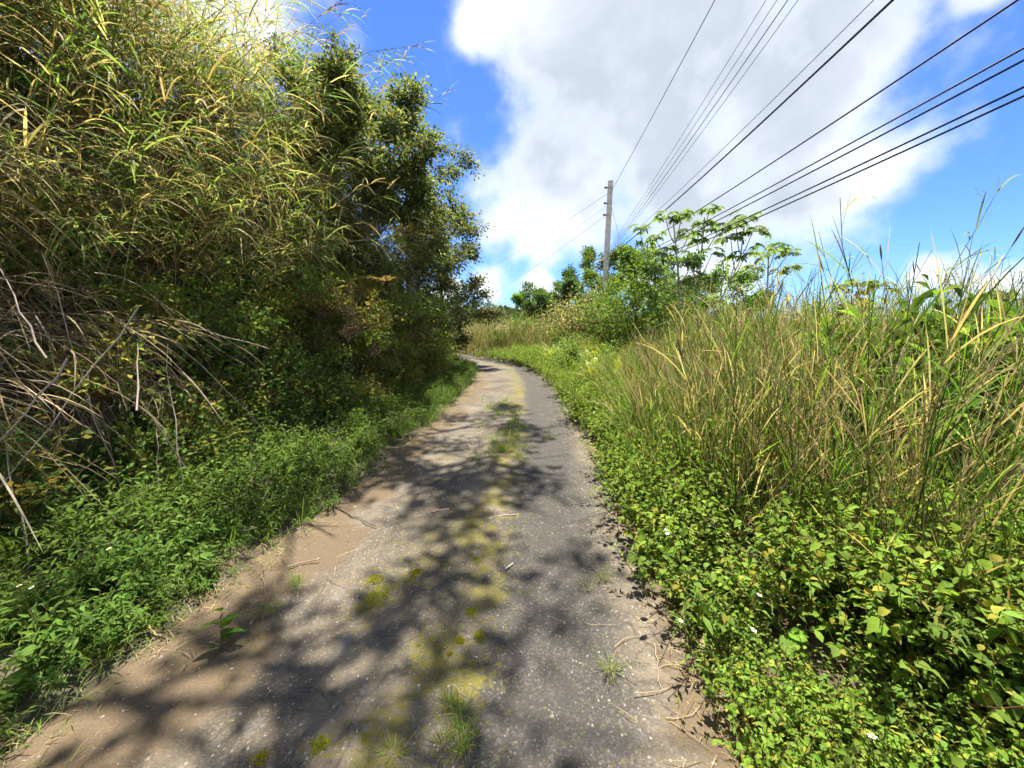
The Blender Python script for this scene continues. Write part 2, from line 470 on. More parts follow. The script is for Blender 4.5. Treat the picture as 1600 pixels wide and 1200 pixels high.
def hgt_(x, y):
    x = np.asarray(x, float); y = np.asarray(y, float)
    d = xb(y) - x
    top = 3.5 * sstep(-0.1, 2.6, d) + 0.5 * np.clip(d - 1.8, 0, 4)
    top = np.minimum(top, 5.2 + 0.02 * np.clip(d, 0, 60))
    top = top * (1 + 0.12 * (fbm(x * 0.9, y * 0.9, 3) - 0.5) * sstep(0.3, 1.5, d))
    verge = 0.10 * sstep(0.0, 0.8, (cx(y) - hl(y)) - x)
    e = x - np.where(y < 9, cx(y) + hr(y), 1.0)
    right = 0.10 * sstep(0, 0.7, e) - 0.16 * np.clip(e - 12, 0, 60) * sstep(12, 20, e)
    right = np.maximum(right, -9)
    fwd = 0.02 * np.clip(y - 26, 0, 400) * sstep(26, 60, y)
    fwd = np.minimum(fwd, 0.0) - 0.25 * sstep(16, 26, y) * (x > -12)
    far = sstep(60, 190, np.hypot(x, y)) * (2.4 + 5 * (fbm(x / 130 + 3, y / 130, 9, 3) - 0.5))
    return top + verge + right + fwd + 0.10 * (fbm(x * 1.5, y * 1.5, 5) - 0.5) * (1 - sstep(60, 200, np.hypot(x, y))) * (np.abs(x - cx(y)) > 1.2) + far


def axis(lo, hi, step, far, grow=1.25):
    a = list(np.arange(lo, hi + 1e-6, step)); s = step
    while a[-1] < far: s *= grow; a.append(a[-1] + s)
    s = step
    while a[0] > -far: s *= grow; a.insert(0, a[0] - s)
    return np.array(a)


XS = axis(-9, 9, 0.14, 900); YS = axis(-4, 22, 0.14, 900)
XX, YY = np.meshgrid(XS, YS)
ZZ = hgt_(XX, YY)
inroad = np.abs(XX - cx(YY)) < np.where(XX < cx(YY), hl(YY), hr(YY)) + 0.05
ZZ = np.where(inroad & (YY < 24), np.minimum(ZZ, -0.03), ZZ)


def grid_mesh(mb, X, Y, Z, C):
    n, m = X.shape; idx = np.arange(n * m).reshape(n, m)
    f = np.stack([idx[:-1, :-1], idx[:-1, 1:], idx[1:, 1:], idx[1:, :-1]], -1).reshape(-1, 4)
    mb.add(np.stack([X, Y, Z], -1).reshape(-1, 3), f, np.asarray(C).reshape(-1, 3))


mb = MB(); grid_mesh(mb, XX, YY, ZZ, np.full(XX.shape + (3,), 0.1))
tag(mb.build('ground', SOIL), kind='structure')

ry = np.concatenate([np.arange(-3, 0.5, 0.1), np.arange(0.5, 5.5, 0.03), np.arange(5.5, 12, 0.06), np.arange(12, 22, 0.15)])
rsx = np.linspace(-1, 1, 100)
RY, RSX = np.meshgrid(ry, rsx, indexing='ij')
RX = cx(RY) + np.where(RSX < 0, RSX * (hl(RY) + 0.12), RSX * (hr(RY) + 0.12))
S = RX - cx(RY)                                       # metres right of the centre line
edge = np.abs(RSX)
RZ = 0.012 + 0.022 * (fbm(RX * 2.2, RY * 2.2, 21) - 0.5) + 0.012 * (fbm(RX * 11, RY * 11, 22) - 0.5) - 0.07 * sstep(0.88, 1.0, edge)
RZ += 0.02 * np.exp(-((S + 0.05) / 0.25) ** 2) - 0.012 * np.exp(-((S - 0.55) / 0.3) ** 2) - 0.012 * np.exp(-((S + 0.75) / 0.3) ** 2)
nn = fbm(RX * 2.6, RY * 2.6, 31, 5)
moss = 0.72 * np.exp(-((S - 0.12) / 0.17) ** 2) * sstep(0.5, 1.1, RY) * (0.35 + 1.3 * nn)
for (u, v, r, a) in ((590, 935, .17, .75), (650, 880, .26, .62), (720, 870, .3, .6), (760, 820, .2, .45), (680, 800, .24, .4), (730, 950, .14, .6), (660, 1020, .08, .6), (575, 1165, .1, .8),
                     (500, 1170, .05, .8), (720, 1040, .14, .62), (390, 1010, .12, .45), (830, 680, .25, .35), (700, 720, .2, .3)):
    q = gnd(u, v); moss += a * np.exp(-(((RX - q[0]) ** 2 + (RY - q[1]) ** 2) / r ** 2)) * (0.45 + 1.1 * nn)
moss = np.minimum(moss, .68) * (.4 + .6 * sstep(.40, .58, fbm(RX * 6.5 + 40, RY * 6.5, 35, 4)))
moss += 0.35 * sstep(5, 9, RY) * nn * np.exp(-((S + 0.2) / 0.6) ** 2)
dirt = 0.9 * sstep(-0.45, -1.1, S + 0.30 * (nn - 0.5) * 2) + 0.6 * sstep(0.82, 1.18, S + 0.3 * (nn - 0.5) * 2)
dirt += 0.3 * sstep(3, 8, RY) * (S < 0.25) * sstep(0.3, 0.1, S)
track = sstep(0.14, 0.34, S) * sstep(0.98, 0.74, S) * 0.9
mb = MB(); grid_mesh(mb, RX, RY, RZ, np.clip(np.stack([moss, dirt, track], -1), 0, 1))
tag(mb.build('road', ROAD), kind='structure')


def surf(x, y):
    """height of what lies at x, y (road or soil)"""
    s = x - cx(y)
    return np.where((s > -hl(y)) & (s < hr(y)), 0.0, hgt_(x, y))

# ------------------------------------------------------------------ plant builders
GREEN, LGREEN, DGREEN, LIME, YEL = (.085, .15, .030), (.135, .22, .042), (.042, .085, .025), (.17, .28, .035), (.32, .29, .04)
TAN, BROWN, GREY, STRAW = (.40, .315, .165), (.20, .14, .075), (.33, .29, .25), (.48, .40, .22)
Z = np.array([0, 0, 1.])


def cane_clump(seed, n=11, Lr=(1.3, 2.4), bend=0.45, dry=0.25, spread=0.7, lw=0.022, name='cane_grass'):
    rs = RS(seed); root = empty(name)
    base = np.stack([rs.normal(0, .13, n), rs.normal(0, .13, n), np.full(n, -.05)], 1)
    a = rs.normal(0, spread, n)
    out = np.stack([np.cos(a), np.sin(a), np.zeros(n)], 1)
    d = nrm(Z + out * rs.uniform(.05, .45, (n, 1)) + rs.normal(0, .08, (n, 3)))
    L = rs.uniform(*Lr, n)
    bv = out * rs.uniform(.1, bend * 1.6, (n, 1)) - Z * rs.uniform(.05, bend, (n, 1))
    P = paths(base, d, L, bv, 8, .008, rs)
    st = MB(); isdry = rs.rand(n) < dry + .1
    tubes(st, P, np.linspace(.0058, .0016, 8), np.where(isdry[:, None], pick(rs, [TAN, BROWN], [1, 1], n), pick(rs, [GREEN, TAN], [1, .6], n)), 4)
    st.build('stalk', DRY, root)
    lf = MB()
    m = 20 * n; i = rs.randint(0, n, m); s = rs.uniform(.18, 1, m) ** .8
    p, T = along(P, i, s)
    dd = nrm(T * .8 + rvec(rs, m) * np.array([.8, .8, .35]))
    low = (rs.rand(m) < dry + .45 * (s < .4)) | (isdry[i] & (rs.rand(m) < .75))
    cc = np.where(low[:, None], pick(rs, [TAN, BROWN, STRAW], [2, 1, 1], m), pick(rs, [(.13, .20, .05), (.19, .27, .07), (.24, .30, .11), (.30, .31, .10)], [.9, 1.2, 1, .7], m))
    leaves(lf, p, dd, Z + rs.normal(0, .3, (m, 3)), rs.uniform(.25, .55, m), rs.uniform(.6, 1.2, m) * lw, cc, 'blade', 5, .3, rs.uniform(.15, .9, m), mid=False)
    lf.build('foliage', LEAF, root)
    return root


def tall_grass(seed, n=24, Lr=(.9, 1.9), dry=.45, heads=.2, name='tall_grass', green=None):
    rs = RS(seed); root = empty(name)
    r = rs.uniform(0, .24, n) ; a = rs.uniform(0, 6.28, n)
    base = np.stack([r * np.cos(a), r * np.sin(a), np.full(n, -.05)], 1)
    out = np.stack([np.cos(a), np.sin(a), 0 * a], 1)
    d = nrm(Z + out * rs.uniform(0, .3, (n, 1)) + rs.normal(0, .07, (n, 3))); L = rs.uniform(*Lr, n)
    P = paths(base, d, L, out * rs.uniform(0, .22, (n, 1)) + rs.normal(0, .06, (n, 3)), 6, .006, rs)
    isdry = rs.rand(n) < dry
    g = green or [GREEN, LGREEN, LIME]
    st = MB(); sc_ = np.where(isdry[:, None], pick(rs, [TAN, STRAW, BROWN], [2, 1.5, .7], n), pick(rs, g, [1] * len(g), n))
    tubes(st, P, np.linspace(.0055, .0018, 6), sc_, 3)
    st.build('stalk', DRY, root)
    lf = MB(); m = 9 * n; i = rs.randint(0, n, m); s = rs.uniform(.08, .95, m)
    p, T = along(P, i, s)
    dd = nrm(T * 1.6 + rvec(rs, m) * np.array([.6, .6, .3]))
    dr = (isdry[i] & (rs.rand(m) < .8)) | (rs.rand(m) < .22)
    cc = np.where(dr[:, None], pick(rs, [TAN, STRAW, BROWN], [2, 1.5, .8], m), pick(rs, g, [1] * len(g), m))
    leaves(lf, p, dd, Z + rs.normal(0, .4, (m, 3)), rs.uniform(.25, .65, m), rs.uniform(.005, .012, m), cc, 'blade', 5, .3, rs.uniform(.05, .5, m), mid=False)
    # basal blades
    m = 26; a = rs.uniform(0, 6.28, m)
    leaves(lf, np.stack([.12 * np.cos(a), .12 * np.sin(a), 0 * a - .02], 1), np.stack([np.cos(a) * .5, np.sin(a) * .5, 1 + 0 * a], 1), np.stack([-np.cos(a), -np.sin(a), .4 + 0 * a], 1),
           rs.uniform(.4, 1.0, m), rs.uniform(.008, .018, m), pick(rs, g + [TAN, STRAW], [1] * len(g) + [1, .6], m), 'blade', 6, .2, rs.uniform(.2, .8, m), mid=False)
    lf.build('foliage', LEAF, root)
    hd = np.where(rs.rand(n) < heads)[0]
    if len(hd):
        p = P[hd, -1]; T = nrm(P[hd, -1] - P[hd, -2])
        for q, tt in zip(p, T):
            hb = MB(); seed_head(hb, rs, q, tt, rs.uniform(.09, .16), .007); hb.build('seed_head', DRY, root)
    return root


def seed_head(mb, rs, p, t, L, r, c=(.36, .27, .16)):
    k = 70; s = rs.uniform(0, 1, k); side = np.cross(np.tile(t, (k, 1)), rvec(rs, k)); side = nrm(side)
    tubes(mb, p + np.outer(np.linspace(0, 1, 5), t) * L, np.array([.3, .8, .9, .7, .15]) * r, np.array(c), 5)
    leaves(mb, p + np.outer(s * L, t), t + side * .8, side, rs.uniform(1.0, 2.0, k) * r, r * .18, pick(rs, [c, TAN], [1, 1], k), 'lance', 2, 0, 0, mid=False)


def leafy_shrub(seed, rad=(.55, .55, .6), n=520, L=(.05, .095), wr=.5, cols=None, pw=None, prof='ovate', mat=None, name='leafy_shrub', stem=BROWN, clusters=26, droop=.3, seg=2):
    """twigs fanning out from the base, leaves set along the twigs in uneven sprays"""
    rs = RS(seed); root = empty(name)
    cols = cols or [GREEN, LGREEN, DGREEN]; pw = pw or [1] * len(cols)
    k = clusters
    ends = rvec(rs, k); ends[:, 2] = np.abs(ends[:, 2]) * 1.1 - .15
    ends = ends * np.array(rad) * rs.uniform(.55, 1.12, (k, 1)) + np.array([0, 0, rad[2] * .75])
    base = np.stack([rs.normal(0, .05, k), rs.normal(0, .05, k), np.full(k, -.05)], 1)
    dv = ends - base; Ls = np.linalg.norm(dv, axis=1); d = nrm(dv * np.array([.75, .75, 1.15]))
    P = paths(base, d, Ls, nrm(dv) - d, 6, .02, rs)
    st = MB(); tubes(st, P, np.linspace(.010, .002, 6), pick(rs, [stem], [1], k), 4); st.build('stem', WOOD, root)
    lf = MB(); m = n; i = rs.randint(0, k, m); s = 1 - rs.uniform(0, .75, m) ** 1.5
    p, T = along(P, i, s)
    off = rvec(rs, m) * rs.uniform(.0, .13, (m, 1)) * (rad[0] / .55)
    p = p + off
    dd = nrm(off + T * .06 + rvec(rs, m) * .05 + Z * .01)
    cl = pick(rs, [(1, 1, 1)], [1], k, .25)[i]
    leaves(lf, p, dd, Z * .9 + rvec(rs, m) * .7, rs.uniform(*L, m), rs.uniform(*L, m) * wr, pick(rs, cols, pw, m) * cl, prof, seg, .3, droop, mid=seg > 2)
    lf.build('foliage', mat or LEAF, root)
    return root


def weed(seed, n=5, H=(.14, .36), lv=11, L=(.035, .065), wr=.55, cols=None, pw=None, prof='ovate', spread=.5, seg=3, name='weed_plant', split=False):
    rs = RS(seed); root = empty(name)
    cols = cols or [LIME, LGREEN, GREEN]; pw = pw or [1] * len(cols)
    base = np.stack([rs.normal(0, .05, n), rs.normal(0, .05, n), np.full(n, -.02)], 1)
    a = rs.uniform(0, 6.28, n); out = np.stack([np.cos(a), np.sin(a), 0 * a], 1)
    P = paths(base, nrm(Z + out * rs.uniform(.1, spread * 2, (n, 1))), rs.uniform(*H, n), out * rs.uniform(0, .3, (n, 1)), 5, .02, rs)
    st = MB(); tubes(st, P, np.linspace(.003, .0012, 5), pick(rs, [(.12, .14, .04), BROWN], [2, 1], n), 3); st.build('stem', LEAF, root)
    m = n * lv; i = np.repeat(np.arange(n), lv); s = np.tile(np.linspace(.25, 1, lv), n) + rs.normal(0, .03, m)
    p, T = along(P, i, np.clip(s, .1, 1)); side = np.cross(T, rvec(rs, m)); side = nrm(side)
    dd = nrm(side + T * .45 + Z * .1)
    args = (p, dd, Z + rs.normal(0, .25, (m, 3)), rs.uniform(*L, m), rs.uniform(*L, m) * wr, pick(rs, cols, pw, m), prof, seg, .3, rs.uniform(.1, .5, m))
    if split:
        for q in range(m):
            b1 = MB(); leaves(b1, *(x[q:q + 1] if isinstance(x, np.ndarray) and len(x) == m else x for x in args), mid=seg > 2); b1.build('leaf', LEAF, root)
    else:
        lf = MB(); leaves(lf, *args, mid=seg > 2); lf.build('foliage', LEAF, root)
    return root


def grass_tuft(seed, n=45, L=(.08, .24), cols=None, pw=None, name='grass_tuft', w=(.003, .006), r=.05):
    rs = RS(seed); cols = cols or [LGREEN, LIME, TAN]; pw = pw or [1.2, 1, .7]
    a = rs.uniform(0, 6.28, n); rr = rs.uniform(0, r, n)
    lf = MB(); k = rs.uniform(.2, 1.1, n)
    leaves(lf, np.stack([rr * np.cos(a), rr * np.sin(a), 0 * a - .01], 1), np.stack([np.cos(a) * k, np.sin(a) * k, 1 + 0 * a], 1), np.stack([-np.cos(a), -np.sin(a), .6 + 0 * a], 1),
           rs.uniform(*L, n), rs.uniform(*w, n), pick(rs, cols, pw, n), 'blade', 4, .2, rs.uniform(.1, .9, n), mid=False)
    return lf.build(name, LEAF)


def fern(seed, n=9, L=(.35, .7), cols=None, pw=None, name='sword_fern', lw=.06, up=1.0):
    rs = RS(seed); root = empty(name); cols = cols or [GREEN, LGREEN]; pw = pw or [1] * len(cols)
    a = np.arange(n) * 6.28 / n + rs.normal(0, .3, n); out = np.stack([np.cos(a), np.sin(a), 0 * a], 1)
    base = out * .03; Ls = rs.uniform(*L, n)
    P = paths(base, nrm(Z * up + out * rs.uniform(.3, .8, (n, 1))), Ls, out * .25 - Z * rs.uniform(.15, .5, (n, 1)), 9)
    for k in range(n):
        f_ = MB(); tubes(f_, P[k], np.linspace(.003, .001, 9), np.array((.13, .12, .04)), 3)
        m = 2 * int(Ls[k] / .02); s = np.linspace(.12, 1, m // 2).repeat(2); sg = np.tile([1, -1], m // 2)
        p, T = along(P, np.full(m, k), s); side = nrm(np.cross(T, Z)) * sg[:, None]
        leaves(f_, p, side + T * .25 + rs.normal(0, .05, (m, 3)), np.cross(side, T) * -sg[:, None], lw * np.clip(np.sin(np.pi * s ** .7) + .15, .1, 1), .016, pick(rs, cols, pw, m), 'lance', 2, .1, .15, mid=False)
        f_.build('frond', LEAF, root)
    return root


def tree(seed, name, H, crown, nclust, per, L, wr, cols, pw, trunk=.06, mat=None, lean=(0, 0), prof='round', bark=(.19, .16, .13), limbs=9, spray=.22, z0=.25):
    """tapered trunk, limbs leaving it, twigs from the limbs and a leaf spray round every twig"""
    rs = RS(seed); root = empty(name)
    tr = MB(); K = 8
    top = np.array([lean[0], lean[1], H * .88])
    T = np.linspace(0, 1, K)[:, None]
    TP = T * top + np.concatenate([rs.normal(0, .012 * H, (K, 2)), np.zeros((K, 1))], 1) * np.sin(T * 3.1)
    TP[0, 2] = -.15
    tubes(tr, TP, np.linspace(trunk, trunk * .25, K), np.array(bark), 8); tk = tr.build('trunk', WOOD, root)
    li = rs.uniform(z0, .98, limbs); lb, _ = along(TP[None], np.zeros(limbs, int), li)
    a = np.arange(limbs) * 2.4 + rs.normal(0, .4, limbs)
    env = np.sin(np.pi * np.clip((li - z0 * .5) / (1.1 - z0 * .5), 0.08, 1)) ** .6
    out = np.stack([np.cos(a) * crown[0], np.sin(a) * crown[1], crown[2] * rs.uniform(.25, .9, limbs)], 1) * env[:, None]
    LP = paths(lb, nrm(out), np.linalg.norm(out, axis=1), rs.normal(0, .1, (limbs, 3)) + Z * .12, 6, .015, rs)
    lm = MB(); tubes(lm, LP, np.linspace(trunk * .4, trunk * .1, 6), np.array(bark) * .9, 5)
    ti = rs.randint(0, limbs, nclust); ts = 1 - rs.uniform(0, .8, nclust) ** 1.3
    tb, tt = along(LP, ti, ts)
    tl = rs.uniform(.3, 1., nclust) * .45 * min(crown); td = nrm(tt * .5 + rvec(rs, nclust) + Z * .25)
    TWP = paths(tb, td, tl, rs.normal(0, .12, (nclust, 3)), 4)
    tubes(lm, TWP, np.linspace(trunk * .12, .003, 4), np.array(bark) * .8, 3)
    lm.build('limb', WOOD, tk)
    m = nclust * per; i = np.repeat(np.arange(nclust), per); s = rs.uniform(.25, 1, m)
    p, tg = along(TWP, i, s); off = rvec(rs, m) * rs.uniform(.15, 1, (m, 1)) * spray * np.array([1, 1, .75])
    p = p + off; dd = nrm(off + tg * spray * .5 + rvec(rs, m) * spray * .3)
    cl = (1 + rs.uniform(-.25, .25, (nclust, 1)))[i]
    cr = MB(); leaves(cr, p, dd, Z + rvec(rs, m) * .8, rs.uniform(*L, m), rs.uniform(*L, m) * wr, pick(rs, cols, pw, m) * cl, prof, 2, .3, .2, mid=False)
    cr.build('crown', mat or GLOSSY, root)
    return root


# ------------------------------------------------------------------ utility pole and wires
PB = aty(944, 470, 22.5); PX, PY = float(PB[0]), 22.5
PTOP = float(aty(948, 283, 22.5)[2])
pole = empty('utility_pole', (PX, PY, 0))
tag(pole, 'weathered wooden utility pole rising from the bushes beyond the bend', 'utility pole')
zt = PTOP; mb = MB(); K = 14
hz = np.linspace(-.6, zt, K)
tubes(mb, np.stack([np.linspace(-.03, .09, K), 0 * hz, hz], 1), np.linspace(.185, .14, K), np.array((.62, .55, .45)), 14, cap=True)
mb.build('post', WOOD, pole)


def pole_x(z): return -.03 + .12 * z / zt


for zz in (zt - .35, zt - 1.15, zt - 1.75, zt * .52, zt * .47):
    b1 = MB(); tubes(b1, np.array([[pole_x(zz), 0, zz - .03], [pole_x(zz), 0, zz + .03]]), .155, np.array((.3, .3, .31)), 14, cap=True); b1.build('band', METAL, pole)
    b2 = MB(); a_ = np.array([pole_x(zz) - .15, -.02, zz])
    tubes(b2, np.stack([a_, a_ + (-.05, 0, 0), a_ + (-.05, 0, .02), a_ + (-.17, 0, .02)]), [.03, .03, .07, .055], np.array((.25, .16, .12)), 8, cap=True); b2.build('insulator', STONE, pole)
b1 = MB(); tubes(b1, np.array([[.0, -.15, .2], [.04, -.14, zt * .5], [.07, -.13, zt - .3]]), .012, np.array((.1, .1, .1)), 5); b1.build('ground_wire', CABLE, pole)


def sagged(A, B, sag, n=40):
    t = np.linspace(0, 1, n)[:, None]
    P = A * (1 - t) + B * t
    P[:, 2] -= 4 * sag * (t * (1 - t))[:, 0]
    return P


def wire(vA, uB, vB, xoff, sag, rad, label, name='power_line'):
    A = aty(946, vA, PY); A = np.array([PX + pole_x(A[2]) + xoff * .03, PY, A[2]])
    C2 = np.array([PX - 1.1 + xoff, -18.0])
    d = ray(uB, vB); dirv = C2 - A[:2]
    M = np.array([[d[0], -dirv[0]], [d[1], -dirv[1]]]); s_, t_ = np.linalg.solve(M, A[:2])
    zB = CAMZ + s_ * d[2]
    zC = (zB + 4 * sag * t_ * (1 - t_) - A[2] * (1 - t_)) / t_
    C = np.array([C2[0], C2[1], zC])
    mb = MB(); tubes(mb, sagged(A, C, sag, 60), rad, np.array((.02, .02, .022)), 6)
    tag(mb.build(name, CABLE), label, 'cable', 'overhead lines running from the pole over the verge')


wire(303, 1117, 0, -.4, .55, .011, 'single dark line running from just under the top of the wooden pole')
for k, (u, r) in enumerate(((1197, .006), (1214, .006), (1231, .009), (1247, .006))):
    wire(392 + k * 3, u, 0, -.15 + .1 * k, .9, r, 'thin wire in a bunch of four fanning out above the lane')
wire(398, 1365, 0, .15, 1.0, .006, 'lone thin wire between the bunch of four and the thick black cable')
wire(404, 1395, 0, .15, .9, .017, 'thickest black cable strung from the middle of the wooden pole')
wire(412, 1590, 0, .3, .8, .012, 'black cable between the thickest cable and the paired cables')
for vA, vB, q in ((424, 75, 0), (428, 94, 0), (436, 136, 1), (440, 150, 1)):
    wire(vA, 1600, vB, .4, .5, .011, ('one of the upper pair of black cables passing above the tall grass', 'one of the lower pair of black cables hanging low over the tall grass')[q])
for vA, uB, vB, r in ((300, 745, 424, .008), (320, 745, 446, .005), (333, 745, 470, .008), (404, 751, 482, .012), (409, 751, 487, .012), (414, 751, 492, .008)):
    A = aty(946, vA, PY); A = np.array([PX + pole_x(A[2]), PY, A[2]]); B = aty(uB, vB, 62.0); B = A + (B - A) * 1.25
    mb = MB(); tubes(mb, sagged(A, B, .5, 40), r, np.array((.02, .02, .022)), 5)
    tag(mb.build('power_line', CABLE), 'thin far line sloping down from the pole behind the dark tree' if vA < 390 else 'low far cable running from the pole middle towards the distant hill', 'cable', 'lines leading on from the pole')
A = np.array([PX + .1, PY, PTOP - 1.0]); B = aty(985, 440, PY - 1)
mb = MB(); tubes(mb, sagged(A, B, .02, 8), .007, np.array((.1, .1, .1)), 4); tag(mb.build('guy_wire', CABLE), 'steep guy wire slanting from the pole down into the bushes', 'cable')

# ------------------------------------------------------------------ cecropia trees
def cecropia_leaf_mesh(seed):
    rs = RS(seed); mb = MB(); n = 9
    a = np.linspace(-2.75, 2.75, n) + rs.normal(0, .05, n)
    dn_ = np.stack([np.cos(a), np.sin(a), rs.uniform(-.25, .1, n)], 1)
    Ls = .21 * (1 - .18 * np.abs(a) / 2.75) * rs.uniform(.9, 1.1, n)
    leaves(mb, np.zeros((n, 3)), dn_, np.tile(Z, (n, 1)), Ls, .085, pick(rs, [(.15, .22, .085), (.19, .27, .10)], [1, 1], n), 'round', 4, .2, .35)
    return mb.mesh('leaf', LEAF)


CEC = [cecropia_leaf_mesh(k) for k in range(4)]


def cecropia(seed, pts, Y, tips, label, rad=.045, size=1.0):
    """pts: pixels of the trunk from bottom to top at depth Y; tips: pixels (u, v, leaves) of leaf whorls"""
    rs = RS(seed)
    P = np.array([aty(u, v, Y + (0.15 * k)) for k, (u, v) in enumerate(pts)])
    g0 = float(hgt_(P[0, 0], P[0, 1])); b = np.array([P[0, 0] + (P[0, 0] - P[1, 0]) * .6, P[0, 1], g0 - .1])
    P = np.concatenate([b[None], P]); o0 = np.array([b[0], b[1], g0])
    root = empty('cecropia_tree', o0); tag(root, label, 'tree', 'pale cecropia trees beside the tall grass')
    t = np.linspace(0, len(P) - 1, 16); Q = np.stack([np.interp(t, np.arange(len(P)), P[:, k]) for k in range(3)], 1)
    mb = MB(); tubes(mb, Q - o0, np.linspace(rad, rad * .45, 16), np.array((.40, .37, .32)), 8); tk = mb.build('trunk', WOOD, root)
    for (u, v, nl) in tips:
        e = aty(u, v, Y + rs.uniform(-.5, .5)); j = np.argmin(np.abs(Q[:, 2] - (e[2] - .5 - .3 * abs(e[0] - Q[-1, 0]))))
        s = Q[j]; m = (s + e) / 2 + np.array([0, 0, -.12])
        br = np.stack([s, (s + m) / 2 + (0, 0, -.04), m, e]); mb = MB(); tubes(mb, br - o0, np.linspace(rad * .5, .010, 4), np.array((.36, .34, .27)), 6); mb.build('branch', WOOD, root)
        for q in range(nl):
            a = q * 2.4 + rs.normal(0, .3); el = rs.uniform(.0, .9) - .35 * q / nl; pl = rs.uniform(.14, .36) * size
            dv = np.array([math.cos(a), math.sin(a), el]); dv /= np.linalg.norm(dv)
            c = e + dv * pl
            lo = bpy.data.objects.new('leaf', CEC[rs.randint(4)]); col.objects.link(lo); lo.parent = root
            lo.location = Vector(c - o0); s_ = size * rs.uniform(.75, 1.2); lo.scale = (s_, s_, s_)
            tilt = rs.uniform(.05, .55)
            lo.rotation_euler = (Matrix.Rotation(a, 4, 'Z') @ Matrix.Rotation(tilt, 4, 'Y') @ Matrix.Rotation(rs.uniform(-.3, .3), 4, 'X')).to_euler()
            pb = MB(); tubes(pb, np.stack([e, (e + c) / 2 + (0, 0, .02), c]) - o0, .0045, np.array((.22, .2, .09)), 3); pb.build('petiole', LEAF, root)
    return root


cecropia(1, [(1064, 501), (1060, 430), (1052, 345)], 11.5, [(1040, 342, 8), (1065, 338, 8), (1022, 372, 7), (1078, 365, 7), (1040, 395, 7), (1086, 400, 5), (1028, 425, 5), (1072, 440, 5)],
         'tallest pale cecropia with many umbrella leaf whorls on a dark upright trunk')
cecropia(2, [(1086, 495), (1093, 430), (1101, 340)], 12.0, [(1108, 330, 8), (1098, 350, 7), (1122, 362, 6), (1090, 378, 7), (1112, 398, 6), (1082, 430, 6), (1106, 440, 5), (1122, 470, 4)],
         'slim upright cecropia standing next to the tallest cecropia')
cecropia(3, [(1115, 498), (1135, 450), (1156, 408), (1163, 355)], 11.0, [(1163, 342, 8), (1150, 352, 7), (1176, 362, 7), (1142, 372, 5), (1150, 402, 5), (1168, 392, 4), (1190, 402, 4)],
         'leaning cecropia with a bent whitish trunk', .035)
cecropia(4, [(1196, 520), (1199, 450), (1201, 400)], 12.5, [(1188, 396, 7), (1212, 388, 7), (1232, 396, 7), (1176, 420, 5), (1216, 424, 5), (1240, 420, 4)],
         'low wide cecropia half hidden behind the tall grass')
cecropia(5, [(1012, 480), (1016, 430), (1003, 372)], 13.0, [(1000, 360, 7), (1012, 384, 4), (1030, 410, 4)], 'thin cecropia with few leaves closest to the wooden pole', .025)
cecropia(6, [(1340, 520), (1340, 480), (1338, 455)], 10.0, [(1318, 452, 7), (1345, 446, 7), (1370, 452, 7), (1330, 475, 5), (1360, 480, 5)], 'short cecropia showing only its crown above the grass tops')
cecropia(7, [(1545, 540), (1548, 500), (1550, 478)], 10.0, [(1535, 470, 6), (1560, 462, 6), (1585, 474, 6), (1570, 490, 5)], 'small cecropia crown beyond the broad-leaved thicket')

# ------------------------------------------------------------------ trees and shrubs at their places
def place(o, x, y, z=None, rz=0.0, s=1.0):
    o.location = (x, y, float(surf(x, y)) if z is None else z); o.rotation_euler = (0, 0, rz); o.scale = (s, s, s)
    return o


DK = [(.13, .165, .06), (.17, .20, .08), (.08, .115, .045), (.26, .24, .09)]
for k, (x, y, H, cr, lean, lab) in enumerate((
        (-2.45, 9.2, 5.6, (1.75, 1.6, 1.1), (.25, -.2), 'dense dark round-leaved tree overhanging the lane at the bend'),
        (-2.2, 11.2, 4.2, (1.5, 1.5, 1.0), (.35, .2), 'smaller dark tree behind the overhanging one where the lane bends'),
        (-3.1, 8.0, 4.4, (1.3, 1.3, .9), (.3, -.1), 'dark tree on the bank foot rising among cane grass'))):
    t_ = tree(11 + k, 'round_leaved_tree', H, cr, 300, 80, (.06, .10), .62, DK, [1.2, 1, 1, .5], .075, lean=lean, limbs=24, spray=.25, z0=.04)
    place(t_, x, y); tag(t_, lab, 'tree', 'dark trees at the bend')
t_ = tree(21, 'bank_tree', 3.7, (.95, .95, .8), 95, 60, (.06, .1), .5, [(.10, .14, .06), (.06, .10, .035), (.15, .17, .08)], [1, 1, .6], .05, prof='ovate', limbs=13, spray=.2, z0=.2, bark=(.3, .28, .25))
place(t_, -4.35, 9.6); tag(t_, 'pale-stemmed tree rising above the cane grass on the bank top', 'tree')
# trees beside the photographer that throw the dapple on the lane
for k, (x, y, H, ln) in enumerate(((-5.2, 1.9, 7.4, (5.3, 2.2)), (-5.2, 2.4, 7.4, (5.1, 4.2)), (-5.2, 1.0, 7.2, (5.0, 1.2)), (-5.4, 2.8, 8.2, (5.9, 6.0)))):
    t_ = tree(31 + k, 'bank_tree', H, (1.9, 1.5, .9), 32, 55, (.09, .16), .5, [GREEN, DGREEN], [1, 1], .07, prof='ovate', lean=ln, limbs=12, spray=.3, z0=.62)
    place(t_, x, y); tag(t_, 'tall bare-stemmed tree leaning high out over the lane from the bank top', 'tree', 'trees shading the lane from the bank top')
